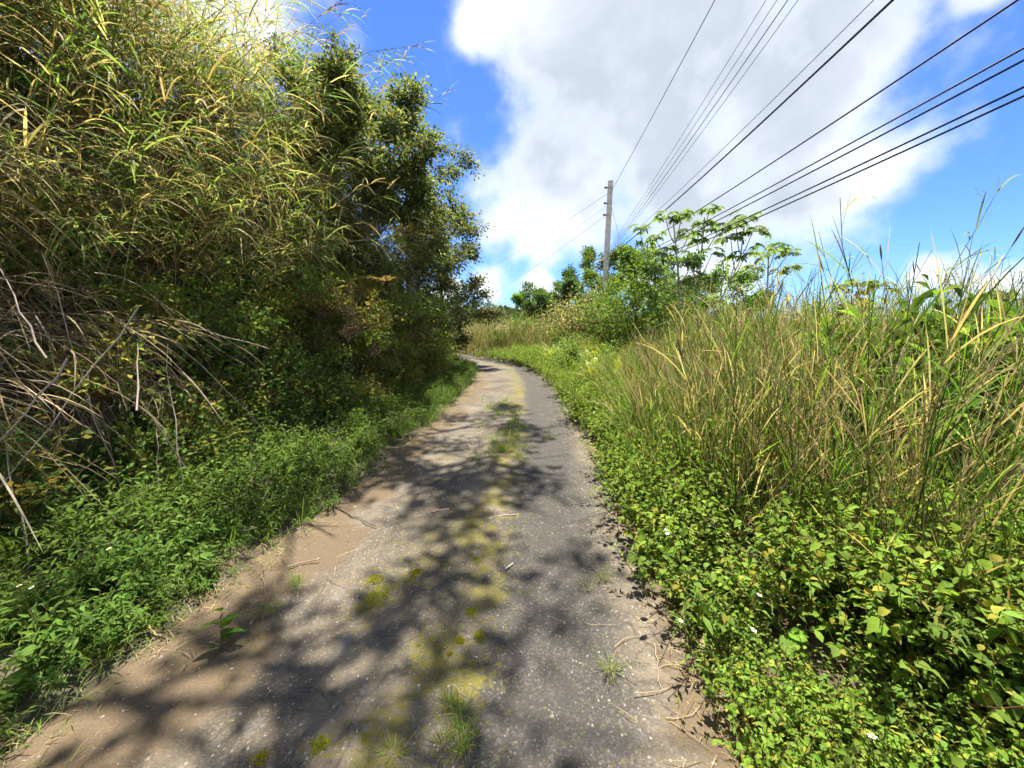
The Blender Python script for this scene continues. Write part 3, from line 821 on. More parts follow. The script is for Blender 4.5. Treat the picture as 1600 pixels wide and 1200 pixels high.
# beyond the bend, round the pole
for k, (u, v, Y, H, cr, cols, lab) in enumerate((
        (885, 470, 25, 4.6, (3.0, 2.2, 1.1), [(.09, .15, .045), (.06, .115, .035)], 'mid-green compact broadleaf tree just past the wooden pole, outermost of its clump'),
        (925, 470, 27, 6.6, (2.9, 2.2, 1.3), [(.10, .165, .05), GREEN, LGREEN], 'tree with a pointed top directly behind the wooden pole'),
        (985, 470, 24, 5.6, (2.8, 2.2, 1.2), [LGREEN, LIME], 'bright bushy tree between the pole and the thin cecropia'),
        (1040, 480, 21, 4.9, (2.6, 2.2, 1.2), [GREEN, LGREEN], 'mid-green bushy tree behind the cecropia trunks'),
        (1125, 490, 22, 4.2, (2.2, 1.8, 1.0), [LGREEN, GREEN], 'low green tree seen past the leaning cecropia'),
        (822, 500, 34, 3.6, (1.3, 1.2, 1.0), [LIME, LGREEN], 'small lime-green tree standing alone before the far hill'),
        (852, 500, 33, 4.0, (1.3, 1.1, .9), [LGREEN, (.2, .26, .09)], 'pale thin tree between the lime-green tree and the dark clump'))):
    q = aty(u, v, Y); t_ = tree(41 + k, 'broadleaf_tree', H, cr, 230, 85, (.12, .20), .55, cols, [1] * len(cols), .07, mat=LEAF, prof='ovate', limbs=18, spray=.34, z0=.04)
    place(t_, q[0], Y); tag(t_, lab, 'tree', 'trees round the wooden pole')

# shrubs named one by one
for k, (u, v, Y, rad, cols, pw, lab, n) in enumerate((
        (1000, 520, 11.8, (1.5, 1.2, 1.85), [LIME, GREEN, LGREEN], [1, 1, 1], 'glossy green broad-leaved shrub in front of the bushy trees', 1500),
        (962, 530, 13.2, (1.4, 1.1, 1.85), [GREEN, DGREEN, LGREEN], [1, 1, 1], 'darker green shrub at the foot of the wooden pole', 1200),
        (1062, 530, 14.0, (1.6, 1.2, 1.75), [GREEN, LGREEN, DGREEN], [1, 1, .6], 'mid-green shrub closing round the cecropia trunks', 1300),
        (1118, 530, 13.6, (1.25, 1.0, 1.15), [LGREEN, LIME], [1, 1], 'light green shrub under the leaning cecropia', 1100),
        (932, 525, 17.5, (1.6, 1.1, 1.9), [GREEN, LGREEN, (.2, .17, .07)], [1, 1, .5], 'tall mixed green bush hiding the foot of the wooden pole', 1300),
        (905, 530, 16, (1.5, 1.0, 1.4), [(.26, .20, .09), TAN, GREEN], [1, 1, .7], 'rusty brown half-dry bush beside the pole foot', 1300),
        (870, 535, 18, (1.3, 1.0, 1.2), [(.22, .2, .08), GREEN, TAN], [1, 1, .8], 'olive and tan bush past the rusty brown one', 1200),
        (820, 540, 16.5, (1.2, .9, .9), [LGREEN, GREEN, (.25, .2, .09)], [1, 1, .6], 'green and ochre bush facing the end of the straight lane', 1200),
        (775, 545, 15.6, (.55, .6, .6), [DGREEN, GREEN], [1, 1], 'dark green bush at the far edge of the bend', 900))):
    q = aty(u, v, Y); o = leafy_shrub(61 + k, rad, int(n * 2.8), (.08, .16), .48, cols, pw, name='broadleaf_shrub', clusters=70)
    place(o, q[0], Y); tag(o, lab, 'shrub', 'shrubs beyond the bend')

# ------------------------------------------------------------------ plants on the bank
rs = RS(7)
canes = Kind([tag(cane_clump(100 + k, n=11, Lr=(1.2, 2.4), lw=.019, dry=.26), 'arching green and straw cane grass clump growing on the steep bank', 'grass', 'cane grass on the bank') for k in range(7)])
tops = Kind([tag(cane_clump(120 + k, n=10, Lr=(2.0, 3.4), bend=.28, dry=.2, spread=1.2, lw=.02), 'tall upright cane grass clump silhouetted along the bank top', 'grass', 'cane grass along the bank top') for k in range(4)])
pts = []


def spot(y0, y1, d0, d1, mind, tries=60):
    for _ in range(tries):
        y = rs.uniform(y0, y1); d = rs.uniform(d0, d1); x = float(xb(y)) - d
        if all((x - a) ** 2 + (y - b_) ** 2 > mind ** 2 for a, b_ in pts): break
    pts.append((x, y)); return x, y, d


for k in range(170):
    x, y, d = spot(-1.5, 10.5, .95, 3.6, .3)
    canes.put((x, y, float(hgt_(x, y))), rs.normal(-.15, .55), rs.uniform(.75, 1.15), 'arching green and straw cane grass clump ' + ('above the dead cane mats' if y < 3.6 else 'against the dark trees at the bend' if y > 7 else 'midway along the leafy bank'), tilt=(0, rs.uniform(-.1, .22)))
for k in range(80):
    x, y, d = spot(-1, 10, 1.0, 3.8, .3)
    tops.put((x, y, float(hgt_(x, y))), rs.uniform(-1.2, 1.2), rs.uniform(.75, 1.1))
BANKC = [[(.11, .18, .04), (.075, .13, .035), (.16, .245, .05)], [(.085, .15, .042), (.10, .16, .05), GREEN], [(.17, .26, .055), (.24, .26, .055), (.13, .2, .045)], [(.24, .22, .05), (.13, .19, .045), (.30, .24, .06)]]
labs = ['mid-green leafy shrub growing between canes on the bank', 'deep green shaded shrub growing at the bank foot', 'light green leafy shrub catching sun on the bank', 'yellowing leafy shrub on the bank below the dark trees']
shr = [Kind([tag(leafy_shrub(140 + 10 * q + k, (.5, .5, .5), 620, (.045, .10), (.48, .36, .5, .45)[q], BANKC[q], droop=.35), labs[q], 'shrub', '%s bank shrubs' % ('mid-green', 'deep green', 'light green', 'yellowing')[q]) for k in range(3)]) for q in range(4)]
for k in range(360):
    y = rs.uniform(0, 11.0) if k > 60 else rs.uniform(5, 11); d = rs.uniform(-.05, 2.6) if k < 270 else rs.uniform(-.2, .9); y = y if k < 270 else rs.uniform(3.2, 9.5); x = float(xb(y)) - d
    if (y < 3.3 and .4 < d < 1.3 and rs.rand() < .4) or (d > 1.5 and rs.rand() < .55): continue
    q = rs.choice(4, p=[.4, .12, .38, .1]) if d > .8 else rs.choice(4, p=[.3, .3, .3, .1])
    if y > 6 and d < 1.6 and rs.rand() < .45: q = 3
    shr[q].put((x, y, float(hgt_(x, y)) - .05), rs.uniform(0, 6.28), rs.uniform(.7, 1.15) * (.8 if d < .3 else 1), tilt=(rs.normal(0, .1), rs.uniform(.1, .6) * (d > .3)))

for k in range(125):  # copies of the bank shrubs, raised and added to brighten the dark bank face
    y = rs.uniform(2.9, 9.8) if k < 70 else rs.uniform(5.2, 9.6); d = rs.uniform(.05, 1.1) if k < 70 else rs.uniform(-.25, .5); x = float(xb(y)) - d + .1
    o = shr[(2, 3, 2, 3, 0)[k % 5]].put((x, y, float(hgt_(x, y)) + (rs.uniform(.1, .55) if k < 70 else rs.uniform(.0, 1.5))), rs.uniform(0, 6.28), rs.uniform(.6, 1.0), ('light green', 'yellowing', 'light green', 'yellowing', 'mid-green')[k % 5] + ' leafy shrub added for brightness ' + ('beside the dead cane mats' if y < 4.2 else 'under the dark trees at the bend' if y > 7 else 'down the middle of the bank'), 'shrubs added to brighten the bank', tilt=(rs.normal(0, .1), rs.uniform(.3, .9)))
    o.name = 'brightening_shrub'; o['category'] = 'vine'
# the slumped heap of dead canes at the bank foot
def dead_heap(seed, n=95):
    rs = RS(seed); root = empty('dead_cane_heap')
    base = np.stack([rs.normal(0, .22, n), rs.normal(0, .3, n), rs.uniform(.0, .5, n)], 1)
    a = rs.normal(0, 1.3, n); out = np.stack([np.cos(a), np.sin(a), 0 * a], 1)
    L = rs.uniform(.3, 1.0, n)
    P = paths(base, nrm(out + Z * rs.uniform(-.3, .9, (n, 1))), L, -Z * rs.uniform(.2, 1.1, (n, 1)) + rs.normal(0, .15, (n, 3)), 7, .015, rs)
    m1 = MB(); tubes(m1, P, np.linspace(.0034, .0012, 7), pick(rs, [(.36, .27, .18), BROWN, (.44, .35, .25), (.26, .18, .115)], [1, .6, 1, .6], n), 3); m1.build('stalk', DRY, root)
    m2 = MB(); m = 170; i = rs.randint(0, n, m); p, T = along(P, i, rs.uniform(.1, 1, m))
    leaves(m2, p, T + rvec(rs, m) * .6, rvec(rs, m), rs.uniform(.12, .36, m), rs.uniform(.004, .014, m), pick(rs, [(.38, .30, .21), BROWN, TAN, (.2, .15, .11)], [1, .8, 1, .6], m), 'blade', 4, 0, rs.uniform(.3, 1.2, m), mid=False)
    m2.build('foliage', DRY, root)
    return root


heaps = Kind([tag(dead_heap(200 + k), 'slumped brown mat of dead canes hanging from the bank', 'dead grass', 'mats of dead canes on the bank') for k in range(4)])
for k in range(18):
    y = rs.uniform(1.9, 3.4) if k < 15 else rs.uniform(4, 7); d = rs.uniform(.3, 1.5); x = float(xb(y)) - d
    heaps.put((x, y, float(hgt_(x, y)) + rs.uniform(0, .4)), rs.uniform(-1.1, .9), rs.uniform(.55, 1.15), tilt=(rs.normal(0, .3), rs.normal(0, .3)))
for k, (u, v, Y) in enumerate(((635, 365, 6.9), (600, 440, 6.4))):
    o = fern(420 + k, 14, (.25, .5), [(.42, .25, .07), (.34, .2, .06), TAN], [1, 1, .7], 'withered_fern', .07, .3); q = aty(u, v, Y); o.location = q
    tag(o, ('withered orange fern caught in the dark overhanging tree', 'withered orange fern hanging lower on the leafy bank')[k], 'fern')
# bare stalks that stick out of the heap: two pixels each, both on the bank face
SK = [((15, 590), (12, 720)), ((12, 720), (48, 885)), ((60, 690), (215, 480)), ((105, 600), (175, 750)), ((150, 560), (228, 728)), ((265, 600), (285, 790)), ((240, 660), (320, 775)),
      ((300, 560), (438, 692)), ((15, 450), (70, 560)), ((100, 500), (190, 780)), ((245, 690), (250, 790)), ((0, 690), (110, 560)), ((215, 560), (215, 640)), ((330, 520), (420, 545)), ((60, 560), (150, 690))]
for k, (a, b_) in enumerate(SK):
    B = gnd(*b_, .15); B[0] = min(B[0], -1.9)
    if B[1] > 4.2 or b_[1] < 660:                      # the ones that end up in the air sit on the bank face
        B = ray(*b_); B = B * (-2.35 / B[0]) + np.array([0, 0, CAMZ])
    A = ray(*a); A = A * ((B[0] - .22) / A[0]) + np.array([0, 0, CAMZ])
    D = A - B; r_ = RS(300 + k)
    P = np.array([B + D * t_ + r_.normal(0, .009, 3) * np.linalg.norm(D) for t_ in np.linspace(0, 1.35, 7)])
    mb = MB(); tubes(mb, P, np.linspace(.0058, .0025, 7), np.array((.34, .275, .22)) * r_.uniform(.6, 1.1), 5, cap=True)
    tag(mb.build('dead_stalk', WOOD), 'bare greyish dead stalk poking out of the dead cane mats', 'stalk', 'bare dead stalks on the bank')
# long canes bowing out over the bank face
for k, (a, m_, b_) in enumerate((((0, 350), (250, 290), (450, 250)), ((60, 330), (300, 300), (530, 205)), ((380, 390), (440, 355), (470, 330)), ((0, 310), (60, 130), (150, 20)), ((120, 190), (330, 200), (510, 203)),
                                 ((330, 180), (480, 160), (645, 75)), ((480, 190), (560, 160), (600, 90)), ((0, 400), (170, 340), (380, 370)), ((180, 385), (340, 420), (460, 330)))):
    P = []
    for q, (u, v) in enumerate((a, m_, b_)):
        d_ = ray(u, v); xx = -3.9 + .25 * q + (0.5 if u > 300 else 0); s1 = max(min(xx, -1.6) / d_[0], 2.6); s1 = min(s1, 8.5); P.append(d_ * s1 + np.array([0, 0, CAMZ]))
    t_ = np.linspace(0, 1, 14)[:, None]; P = np.array(P)
    Q = P[0] * (1 - t_) ** 2 + (2 * P[1] - .5 * P[0] - .5 * P[2]) * 2 * t_ * (1 - t_) + P[2] * t_ ** 2
    r_ = RS(330 + k); root = empty('leaning_cane', P[0]); tag(root, 'long leaning cane bowed out across the bank face', 'cane', 'long leaning canes on the bank')
    mb = MB(); tubes(mb, Q - P[0], np.linspace(.010, .003, 14), np.array((.19, .15, .075)) * r_.uniform(.6, 1.3), 5); mb.build('stalk', DRY, root)
    m = 26; pp, T = along((Q - P[0])[None], np.zeros(m, int), r_.uniform(.45, 1, m)); mb = MB()
    leaves(mb, pp, T + rvec(r_, m) * .7, Z + rvec(r_, m) * .4, r_.uniform(.22, .45, m), .018, pick(r_, [GREEN, LGREEN, TAN], [1.2, 1, .4], m), 'blade', 5, 0, r_.uniform(.2, .8, m), mid=False); mb.build('foliage', LEAF, root)

# ferns
ferns = Kind([tag(fern(400 + k), 'green sword fern growing low at the bank foot', 'fern', 'sword ferns at the bank foot') for k in range(3)])
for (u, v, s_) in ((140, 815, .8), (75, 800, .8), (500, 610, 1.1), (560, 590, 1.2), (330, 640, .9), (610, 580, 1.2), (420, 660, .8), (30, 860, .7)):
    q = gnd(u, v + 60); x = max(min(q[0], -1.8), -3.2); ferns.put((x, q[1], float(surf(x, q[1]))), rs.uniform(0, 6), s_)
yf = Kind([tag(fern(410 + k, 10, (.5, .95), [YEL, (.34, .31, .03), LIME], [1, 1, .5], 'bracken_fern', .1), 'yellow-green bracken fern in the sunny roadside growth', 'fern', 'yellow bracken ferns beside the lane') for k in range(3)])
for k in range(14):
    y = rs.uniform(6.5, 12.5); x = float(cx(y) + hr(y)) + rs.uniform(.5, 1.6); yf.put((x, y, float(surf(x, y)) + .05), rs.uniform(0, 6), rs.uniform(.7, 1.1))

# ------------------------------------------------------------------ tall grass on the far verge
tg = Kind([tag(tall_grass(500 + k, dry=(.35, .5, .65)[k % 3], heads=.08), ('tall grass clump of more green than straw stalks', 'tall grass clump of evenly mixed green and straw stalks', 'tall grass clump of mostly dry straw stalks')[k % 3] + ' on the sunny verge', 'grass', 'tall grass along the sunny verge') for k in range(8)])
rk = Kind([tag(cane_clump(520 + k, 9, (1.7, 2.5), .3, .1, 2.5, .014, 'reed_clump'), 'tall green reed clump rising above the straw grass', 'grass', 'green reeds above the tall grass') for k in range(4)])
cnt = 0
for k in range(2000):
    if cnt >= 285: break
    y = rs.uniform(.4, 15) ** 1.0; e = rs.uniform(.0, 1.0) ** 1.4 * 5.5
    x = float(cx(y) + hr(y)) + .46 + .2 * math.sin(y * 1.3) + e
    if x / max(y, .3) > 1.75 or y < 1.0 or math.hypot(x, y) < 2.3 or (y > 7.5 and e < .3) or (y > 8 and x / y < .31): continue
    if any((x - a) ** 2 + (y - b_) ** 2 < .24 ** 2 for a, b_ in pts): continue
    pts.append((x, y)); cnt += 1
    sc_ = rs.uniform(.7, 1.1) * (.8 if e < .35 else 1) * (1 if y < 8 else .72)
    u_ = 800 + 600 * x / y; zt_ = float(aty(u_, np.interp(u_, [900, 1000, 1100, 1250, 1600], [575, 540, 492, 455, 440]), y)[2])
    sc_ = float(np.clip(zt_ / 1.8, .3, 1.0)) * rs.uniform(.78, 1.06)
    tg.put((x, y, float(hgt_(x, y))), rs.uniform(0, 6.28), sc_, tilt=(rs.normal(0, .08), rs.normal(0, .08)))
for (u, v, Y, s_) in ((1380, 345, 4.3, 1.05), (1400, 380, 4.8, 1.0), (1270, 400, 5.2, .9), (1480, 400, 4.2, .85), (1440, 410, 5.2, .9), (1580, 430, 4.6, .8), (1300, 430, 4.2, .8), (1340, 400, 5.8, .95), (1530, 440, 5.5, .8)):
    q = aty(u, v, Y); rk.put((q[0], Y, float(hgt_(q[0], Y))), rs.uniform(0, 6), s_ * (q[2] - float(hgt_(q[0], Y))) / 1.95)
# the two long foxtail stems that lean out of the near grass
for k, (base, mid_, tip0, tip1, lab) in enumerate((((1290, 800), (1250, 600), (1150, 552), (1095, 547), 'long arching stem with a pale foxtail head pointing at the lane'),
                                                   ((1500, 900), (1450, 700), (1480, 680), (1590, 755), 'thick golden foxtail head drooping over the near grass'))):
    Y = (2.6, 1.75)[k]; P = np.array([aty(*q, Y) for q in (base, mid_, tip0, tip1)]); r_ = RS(540 + k)
    root = empty('foxtail_stem', P[0]); tag(root, lab, 'grass'); t_ = np.linspace(0, 1, 12)[:, None]
    Q = P[0] * (1 - t_) ** 2 + P[1] * 2 * t_ * (1 - t_) + P[2] * t_ ** 2
    Q[0, 2] = float(hgt_(Q[0, 0], Q[0, 1]))
    mb = MB(); tubes(mb, Q - P[0], np.linspace(.004, .002, 12), np.array(LGREEN), 4); mb.build('stalk', LEAF, root)
    hd = P[3] - P[2]; mb = MB(); seed_head(mb, r_, P[2] - P[0], nrm(hd), np.linalg.norm(hd), .006, (.42, .32, .14)); mb.build('seed_head', DRY, root)
    m = 5; pp, T = along((Q - P[0])[None], np.zeros(m, int), r_.uniform(.2, .6, m)); mb = MB()
    leaves(mb, pp, T + rvec(r_, m) * .5, Z + rvec(r_, m) * .3, .5, .016, pick(r_, [LIME, LGREEN], [1, 1], m), 'blade', 6, 0, .4, mid=False); mb.build('foliage', LEAF, root)
# far grass beyond the bend
fg = Kind([tag(tall_grass(560 + k, 26, (1.1, 2.0), .6, .1, 'dry_grass'), 'dry golden grass clump beyond the end of the straight lane', 'grass', 'dry grass beyond the bend') for k in range(3)])
for k in range(110):
    y = rs.uniform(14.3, 21); x = rs.uniform(-4.5, 2.2)
    if abs(x - float(cx(y))) < 1.5: x = float(cx(y)) + 1.6 + rs.uniform(0, 3.5)
    fg.put((x, y, float(hgt_(x, y))), rs.uniform(0, 6), rs.uniform(.6, .95))
for k in range(70):
    y = rs.uniform(9.5, 19); x = y * rs.uniform(.12, .42)
    shr[(0, 2, 2, 3)[k % 4]].put((x, y, float(hgt_(x, y)) - .05), rs.uniform(0, 6.28), rs.uniform(.8, 1.2) * (1.25 if y > 13 else 1), 'low leafy shrub in the sunny growth around the pole foot', 'low shrubs round the pole foot').name = 'low_shrub'
# broad-leaved thicket at the far right
bl = Kind([tag(leafy_shrub(580 + k, (.6, .6, .65), 420, (.10, .2), .42, [LIME, GREEN, LGREEN], prof='lance', name='broadleaf_shrub', seg=3), 'bright long-leaved shrub in the thicket behind the reeds', 'shrub', 'long-leaved shrubs behind the reeds') for k in range(3)])
for k in range(26):
    y = rs.uniform(2.6, 9); x = y * rs.uniform(.85, 1.5); bl.put((x, y, float(hgt_(x, y)) + rs.uniform(0, .5)), rs.uniform(0, 6), rs.uniform(.8, 1.2))

# ------------------------------------------------------------------ weeds along both edges
RC = [(.19, .31, .04), (.22, .34, .05), (.165, .265, .05), (.32, .31, .05)]
rw = Kind([tag(weed(600 + k, (9, 9, 6, 10, 9, 5, 9, 8)[k], ((.10, .30), (.08, .22), (.16, .38), (.10, .26))[k % 4], (11, 11, 8, 13, 11, 6, 11, 9)[k], ((.020, .042), (.016, .032), (.028, .048), (.02, .042), (.024, .046), (.034, .054), (.018, .036), (.026, .045))[k], (.62, .7, .55, .3, .6, .66, .65, .45)[k], (RC, [(.13, .21, .04), LGREEN], [LIME, (.22, .31, .05)], [LGREEN, (.24, .25, .06)])[k % 4], prof=('ovate', 'round', 'ovate', 'lance', 'ovate', 'ovate', 'round', 'lance')[k], name='roadside_weed'), ('bright lime oval-leaved weed', 'dull green tiny round-leaved weed', 'tall bright broad-leaved weed', 'yellowish narrow-leaved weed', 'bright lime oval-leaved weed', 'sparse dull green large-leaved weed', 'bright small round-leaved weed', 'yellowish slender pointed-leaved weed')[k] + ' in the sunny roadside carpet', 'weed', 'weeds carpeting the sunny roadside') for k in range(8)])
lw = Kind([tag(weed(620 + k, 9, (.10, .30), 10, (.035, .07), .3, [GREEN, LGREEN, (.15, .25, .05)], [1, 1.2, .8], 'lance', name='narrow_leaved_weed'), 'narrow-leaved green weed in the verge under the bank', 'weed', 'weeds in the shady verge') for k in range(8)])
cover = {'r': MB(), 'l': MB(), 's': MB()}


def merged(root):
    out = MB()
    for ch in root.children:
        me = ch.data; v = np.empty(len(me.vertices) * 3, np.float32); me.vertices.foreach_get('co', v)
        f = np.array([list(p_.vertices) if len(p_.vertices) == 4 else list(p_.vertices) + [p_.vertices[-1]] for p_ in me.polygons])
        c = np.empty(len(me.vertices) * 4, np.float32); me.color_attributes['Col'].data.foreach_get('color', c)
        out.add(v.reshape(-1, 3), f, c.reshape(-1, 4)[:, :3])
    return out.arrays()


RM = [merged(p_) for p_ in rw.p]; LM = [merged(p_) for p_ in lw.p]
cand = []
for k in range(3000):
    y = .45 + 13.5 * rs.rand() ** 1.7; e = rs.uniform(-.05, 1.0) * (1.6 if y < 6 else 1.9)
    x = float(cx(y) + hr(y)) + .10 * (float(fbm(y * 1.3, 1, 71)) - .5) * 4 + e
    if float(fbm(x * 2.4, y * 2.4, 90)) < .32: continue
    cand.append((math.hypot(x, y), x, y))
cand.sort()
for k, (r_, x, y) in enumerate(cand):
    z = float(surf(x, y)); bump = .16 * float(fbm(x * 1.6, y * 1.6, 77)) + (.10 if x - cx(y) - hr(y) > .5 else 0)
    if k < 290: rw.put((x, y, z + bump * .6), rs.uniform(0, 6.28), rs.uniform(.55, 1.0) * (.85 if r_ < 2 else 1.1), tilt=(rs.normal(0, .15), rs.normal(0, .15)))
    else: cover['r'].add_mb(RM[k % 8], (x, y, z + bump), rs.uniform(0, 6.28), rs.uniform(.8, 1.5), rs.uniform(.8, 1.15))
cand = []
for k in range(1500):
    y = .6 + 11.5 * rs.rand() ** 1.5; x = rs.uniform(float(xb(y)) - .35, float(cx(y) - hl(y)) - .02 + .12 * (float(fbm(y * 1.7, 4, 72)) - .5) * 3)
    cand.append((math.hypot(x, y), x, y))
cand.sort()
for k, (r_, x, y) in enumerate(cand):
    z = float(surf(x, y)); bump = .12 * float(fbm(x * 1.6, y * 1.6, 78)); edge_ = (cx(y) - hl(y)) - x
    sc_ = rs.uniform(.55, 1.15) * (.6 if edge_ < .2 else 1)
    if float(fbm(x * 2.2 + 9, y * 2.2, 91)) < .36: continue
    if k < 290: lw.put((x, y, z + bump * .3), rs.uniform(0, 6.28), sc_, tilt=(rs.normal(0, .15), rs.normal(0, .15)))
    else: cover['l'].add_mb(LM[k % 8], (x, y, z + bump), rs.uniform(0, 6.28), sc_ * 1.1, rs.uniform(.8, 1.15))
GM = [merged(p_) for p_ in tg.p]
tgs = MB(); r2 = RS(88)
for k in range(70):                                # the same grass goes on beside the camera
    y = r2.uniform(-1.5, 2.6); x = max(2.1, 1.72 * y) + r2.uniform(.05, 3.2)
    tgs.add_mb(GM[k % 8], (x, y, float(hgt_(x, y))), r2.uniform(0, 6.28), r2.uniform(.7, .95))
tag(tgs.build('grass', LEAF), 'dense tall grass carrying on past the near end of the verge', 'grass', kind='stuff')
for k in range(260):
    y = r2.uniform(-1.0, 1.6); x = max(.95, 1.2 * y) + r2.uniform(0, 2.4)
    cover['r'].add_mb(RM[k % 8], (x, y, float(surf(x, y)) + .05), r2.uniform(0, 6.28), r2.uniform(.7, 1.1), r2.uniform(.85, 1.1))
tag(cover['r'].build('ground_cover', LEAF), 'bright green weed carpet along the sunny roadside', 'ground cover', kind='stuff')
tag(cover['l'].build('ground_cover', LEAF), 'dark green weed carpet along the shady roadside', 'ground cover', kind='stuff')
# a few big-leaved plants close by, every leaf its own part
for k, (u, v, lab) in enumerate(((1250, 1000, 'large-leaved seedling among the sunny weeds by the dead leaf'), (1300, 1180, 'pale broad-leaved seedling at the frayed lane edge'), (350, 870, 'heart-leaved seedling between verge and bare dirt'),
                                 (30, 1060, 'drooping broad-leaved plant at the shady verge corner'), (1120, 960, 'small seedling beside the tan straw at the lane edge'), (335, 985, 'ragged seedling creeping onto the bare dirt'))):
    q = gnd(u, v + 25); o = weed(640 + k, 1, (.14, .22), 8, (.07, .11), .62, [LGREEN, GREEN, LIME], spread=.4, seg=4, name='broadleaf_seedling', split=True)
    place(o, q[0], q[1], rz=k); tag(o, lab, 'weed')
# grass along the dirt edges and in the crown of the lane
tf = Kind([tag(grass_tuft(660 + k), 'small grass tuft growing in the mossy crown of the lane', 'grass', 'tufts in the middle of the lane') for k in range(5)])
for k in range(70):
    if k < 46:
        q = gnd(rs.normal(788, 20), rs.uniform(625, 720))
    else:
        u, v = [(710, 1110), (720, 1140), (700, 1170), (930, 915), (455, 920), (470, 905), (415, 960), (640, 1190), (945, 1060), (800, 660), (770, 720), (735, 1160)][k % 12]; q = gnd(u + rs.normal(0, 10), v + rs.normal(0, 8))
    tf.put((q[0], q[1], .02), rs.uniform(0, 6), rs.uniform(.6, 1.3) * (.5 if k > 45 else 1.0))
eg = Kind([tag(grass_tuft(670 + k, 60, (.15, .4), [LGREEN, LIME, GREEN], [1, 1, 1], w=(.004, .009), r=.09), 'soft bright grass tuft leaning over the dirt edge of the shady verge', 'grass', 'grass tufts on the shady verge edge') for k in range(4)])
for k in range(90):
    y = rs.uniform(.7, 9); x = float(cx(y) - hl(y)) - rs.uniform(.0, .55) - .05; eg.put((x, y, float(surf(x, y))), rs.uniform(0, 6), rs.uniform(.5, 1.0))
ge = MB(); GT = [merged_ for merged_ in ()]
for k in range(900):
    side = rs.rand() < .5; y = .5 + 11 * rs.rand() ** 1.4
    x = float(cx(y) + hr(y)) + rs.normal(-.06, .12) if side else float(cx(y) - hl(y)) + rs.normal(-.02, .10)
    n_ = 7; a = rs.uniform(0, 6.28, n_); kk = rs.uniform(.4, 1.6, n_)
    leaves(ge, np.tile([x, y, max(float(surf(x, y)), -.005)], (n_, 1)) + rs.normal(0, .03, (n_, 3)) * (1, 1, 0), np.stack([np.cos(a) * kk, np.sin(a) * kk, 1 + 0 * a], 1), np.stack([-np.cos(a), -np.sin(a), .6 + 0 * a], 1),
           rs.uniform(.04, .14, n_), .004, pick(rs, [TAN, STRAW, LGREEN], [1.3, 1, .8] if side else [.6, .4, 1.5], n_), 'blade', 3, .2, rs.uniform(.2, .9, n_), mid=False)
tag(ge.build('grass', LEAF), 'short sparse grass fraying both edges of the lane', 'grass', kind='stuff')
# straw litter: flat dry stems on the edges and verge soil
sl = MB(); n_ = 3400; y = .5 + 9 * rs.rand(n_) ** 1.5; x = np.where(rs.rand(n_) < .72, cx(y) + hr(y) + np.where(rs.rand(n_) < .6, rs.normal(.02, .2, n_), rs.uniform(.2, 1.6, n_)), cx(y) - hl(y) + rs.normal(-.15, .3, n_))
a = rs.uniform(0, 6.28, n_); zz = np.maximum(surf(x, y), 0) + .012 + rs.uniform(0, .03, n_)
leaves(sl, np.stack([x, y, zz], 1), np.stack([np.cos(a), np.sin(a), rs.normal(0, .1, n_)], 1), np.tile(Z, (n_, 1)), rs.uniform(.03, .2, n_), rs.uniform(.001, .0028, n_), pick(rs, [TAN, (.26, .2, .11), BROWN], [1, 1, 1.3], n_), 'strap', 3, 0, .1, mid=False)
tag(sl.build('straw_litter', DRY), 'dry straw and dead blades littering the lane edges', 'litter', kind='stuff')
# loose grit bedded in the surface
gr = MB(); n_ = 16000; y = .55 + 6.5 * rs.rand(n_) ** 1.6; s_ = np.where(rs.rand(n_) < .55, rs.uniform(-1.25, 1.15, n_), np.where(rs.rand(n_) < .5, rs.normal(.95, .14, n_), rs.normal(-.95, .2, n_))); x = cx(y) + s_
r_ = rs.gamma(2.2, .0011, n_) + .0011 + .006 * (rs.rand(n_) < .012)
oc = np.array([[1, 0, 0], [0, 1, 0], [-1, 0, 0], [0, -1, 0], [0, 0, .7]]); of = np.array([[0, 1, 4, 4], [1, 2, 4, 4], [2, 3, 4, 4], [3, 0, 4, 4]])
rot = rs.uniform(0, 6.28, n_); ov = oc[None] * (1 + rs.uniform(-.35, .35, (n_, 5, 1)))
ox = ov[..., 0] * np.cos(rot)[:, None] - ov[..., 1] * np.sin(rot)[:, None]; oy = ov[..., 0] * np.sin(rot)[:, None] + ov[..., 1] * np.cos(rot)[:, None]
rz_ = .012 + .022 * (fbm(x * 2.2, y * 2.2, 21) - .5) + .012 * (fbm(x * 11, y * 11, 22) - .5) + .02 * np.exp(-((s_ + .05) / .25) ** 2) - .012 * np.exp(-((s_ - .55) / .3) ** 2) - .012 * np.exp(-((s_ + .75) / .3) ** 2)
gv = np.stack([x[:, None] + ox * r_[:, None], y[:, None] + oy * r_[:, None], rz_[:, None] - .0012 + ov[..., 2] * r_[:, None]], -1)
gf = of[None] + (np.arange(n_) * 5)[:, None, None]
gr.add(gv.reshape(-1, 3), gf.reshape(-1, 4), np.repeat(pick(rs, [(.24, .205, .165), (.17, .14, .11), (.36, .33, .285), (.10, .088, .075)], [1, 1, .3, 1], n_)[:, None], 5, 1).reshape(-1, 3))
tag(gr.build('gravel', STONE, smooth=False), 'fine pale grit bedded in the worn lane surface', 'gravel', kind='stuff')

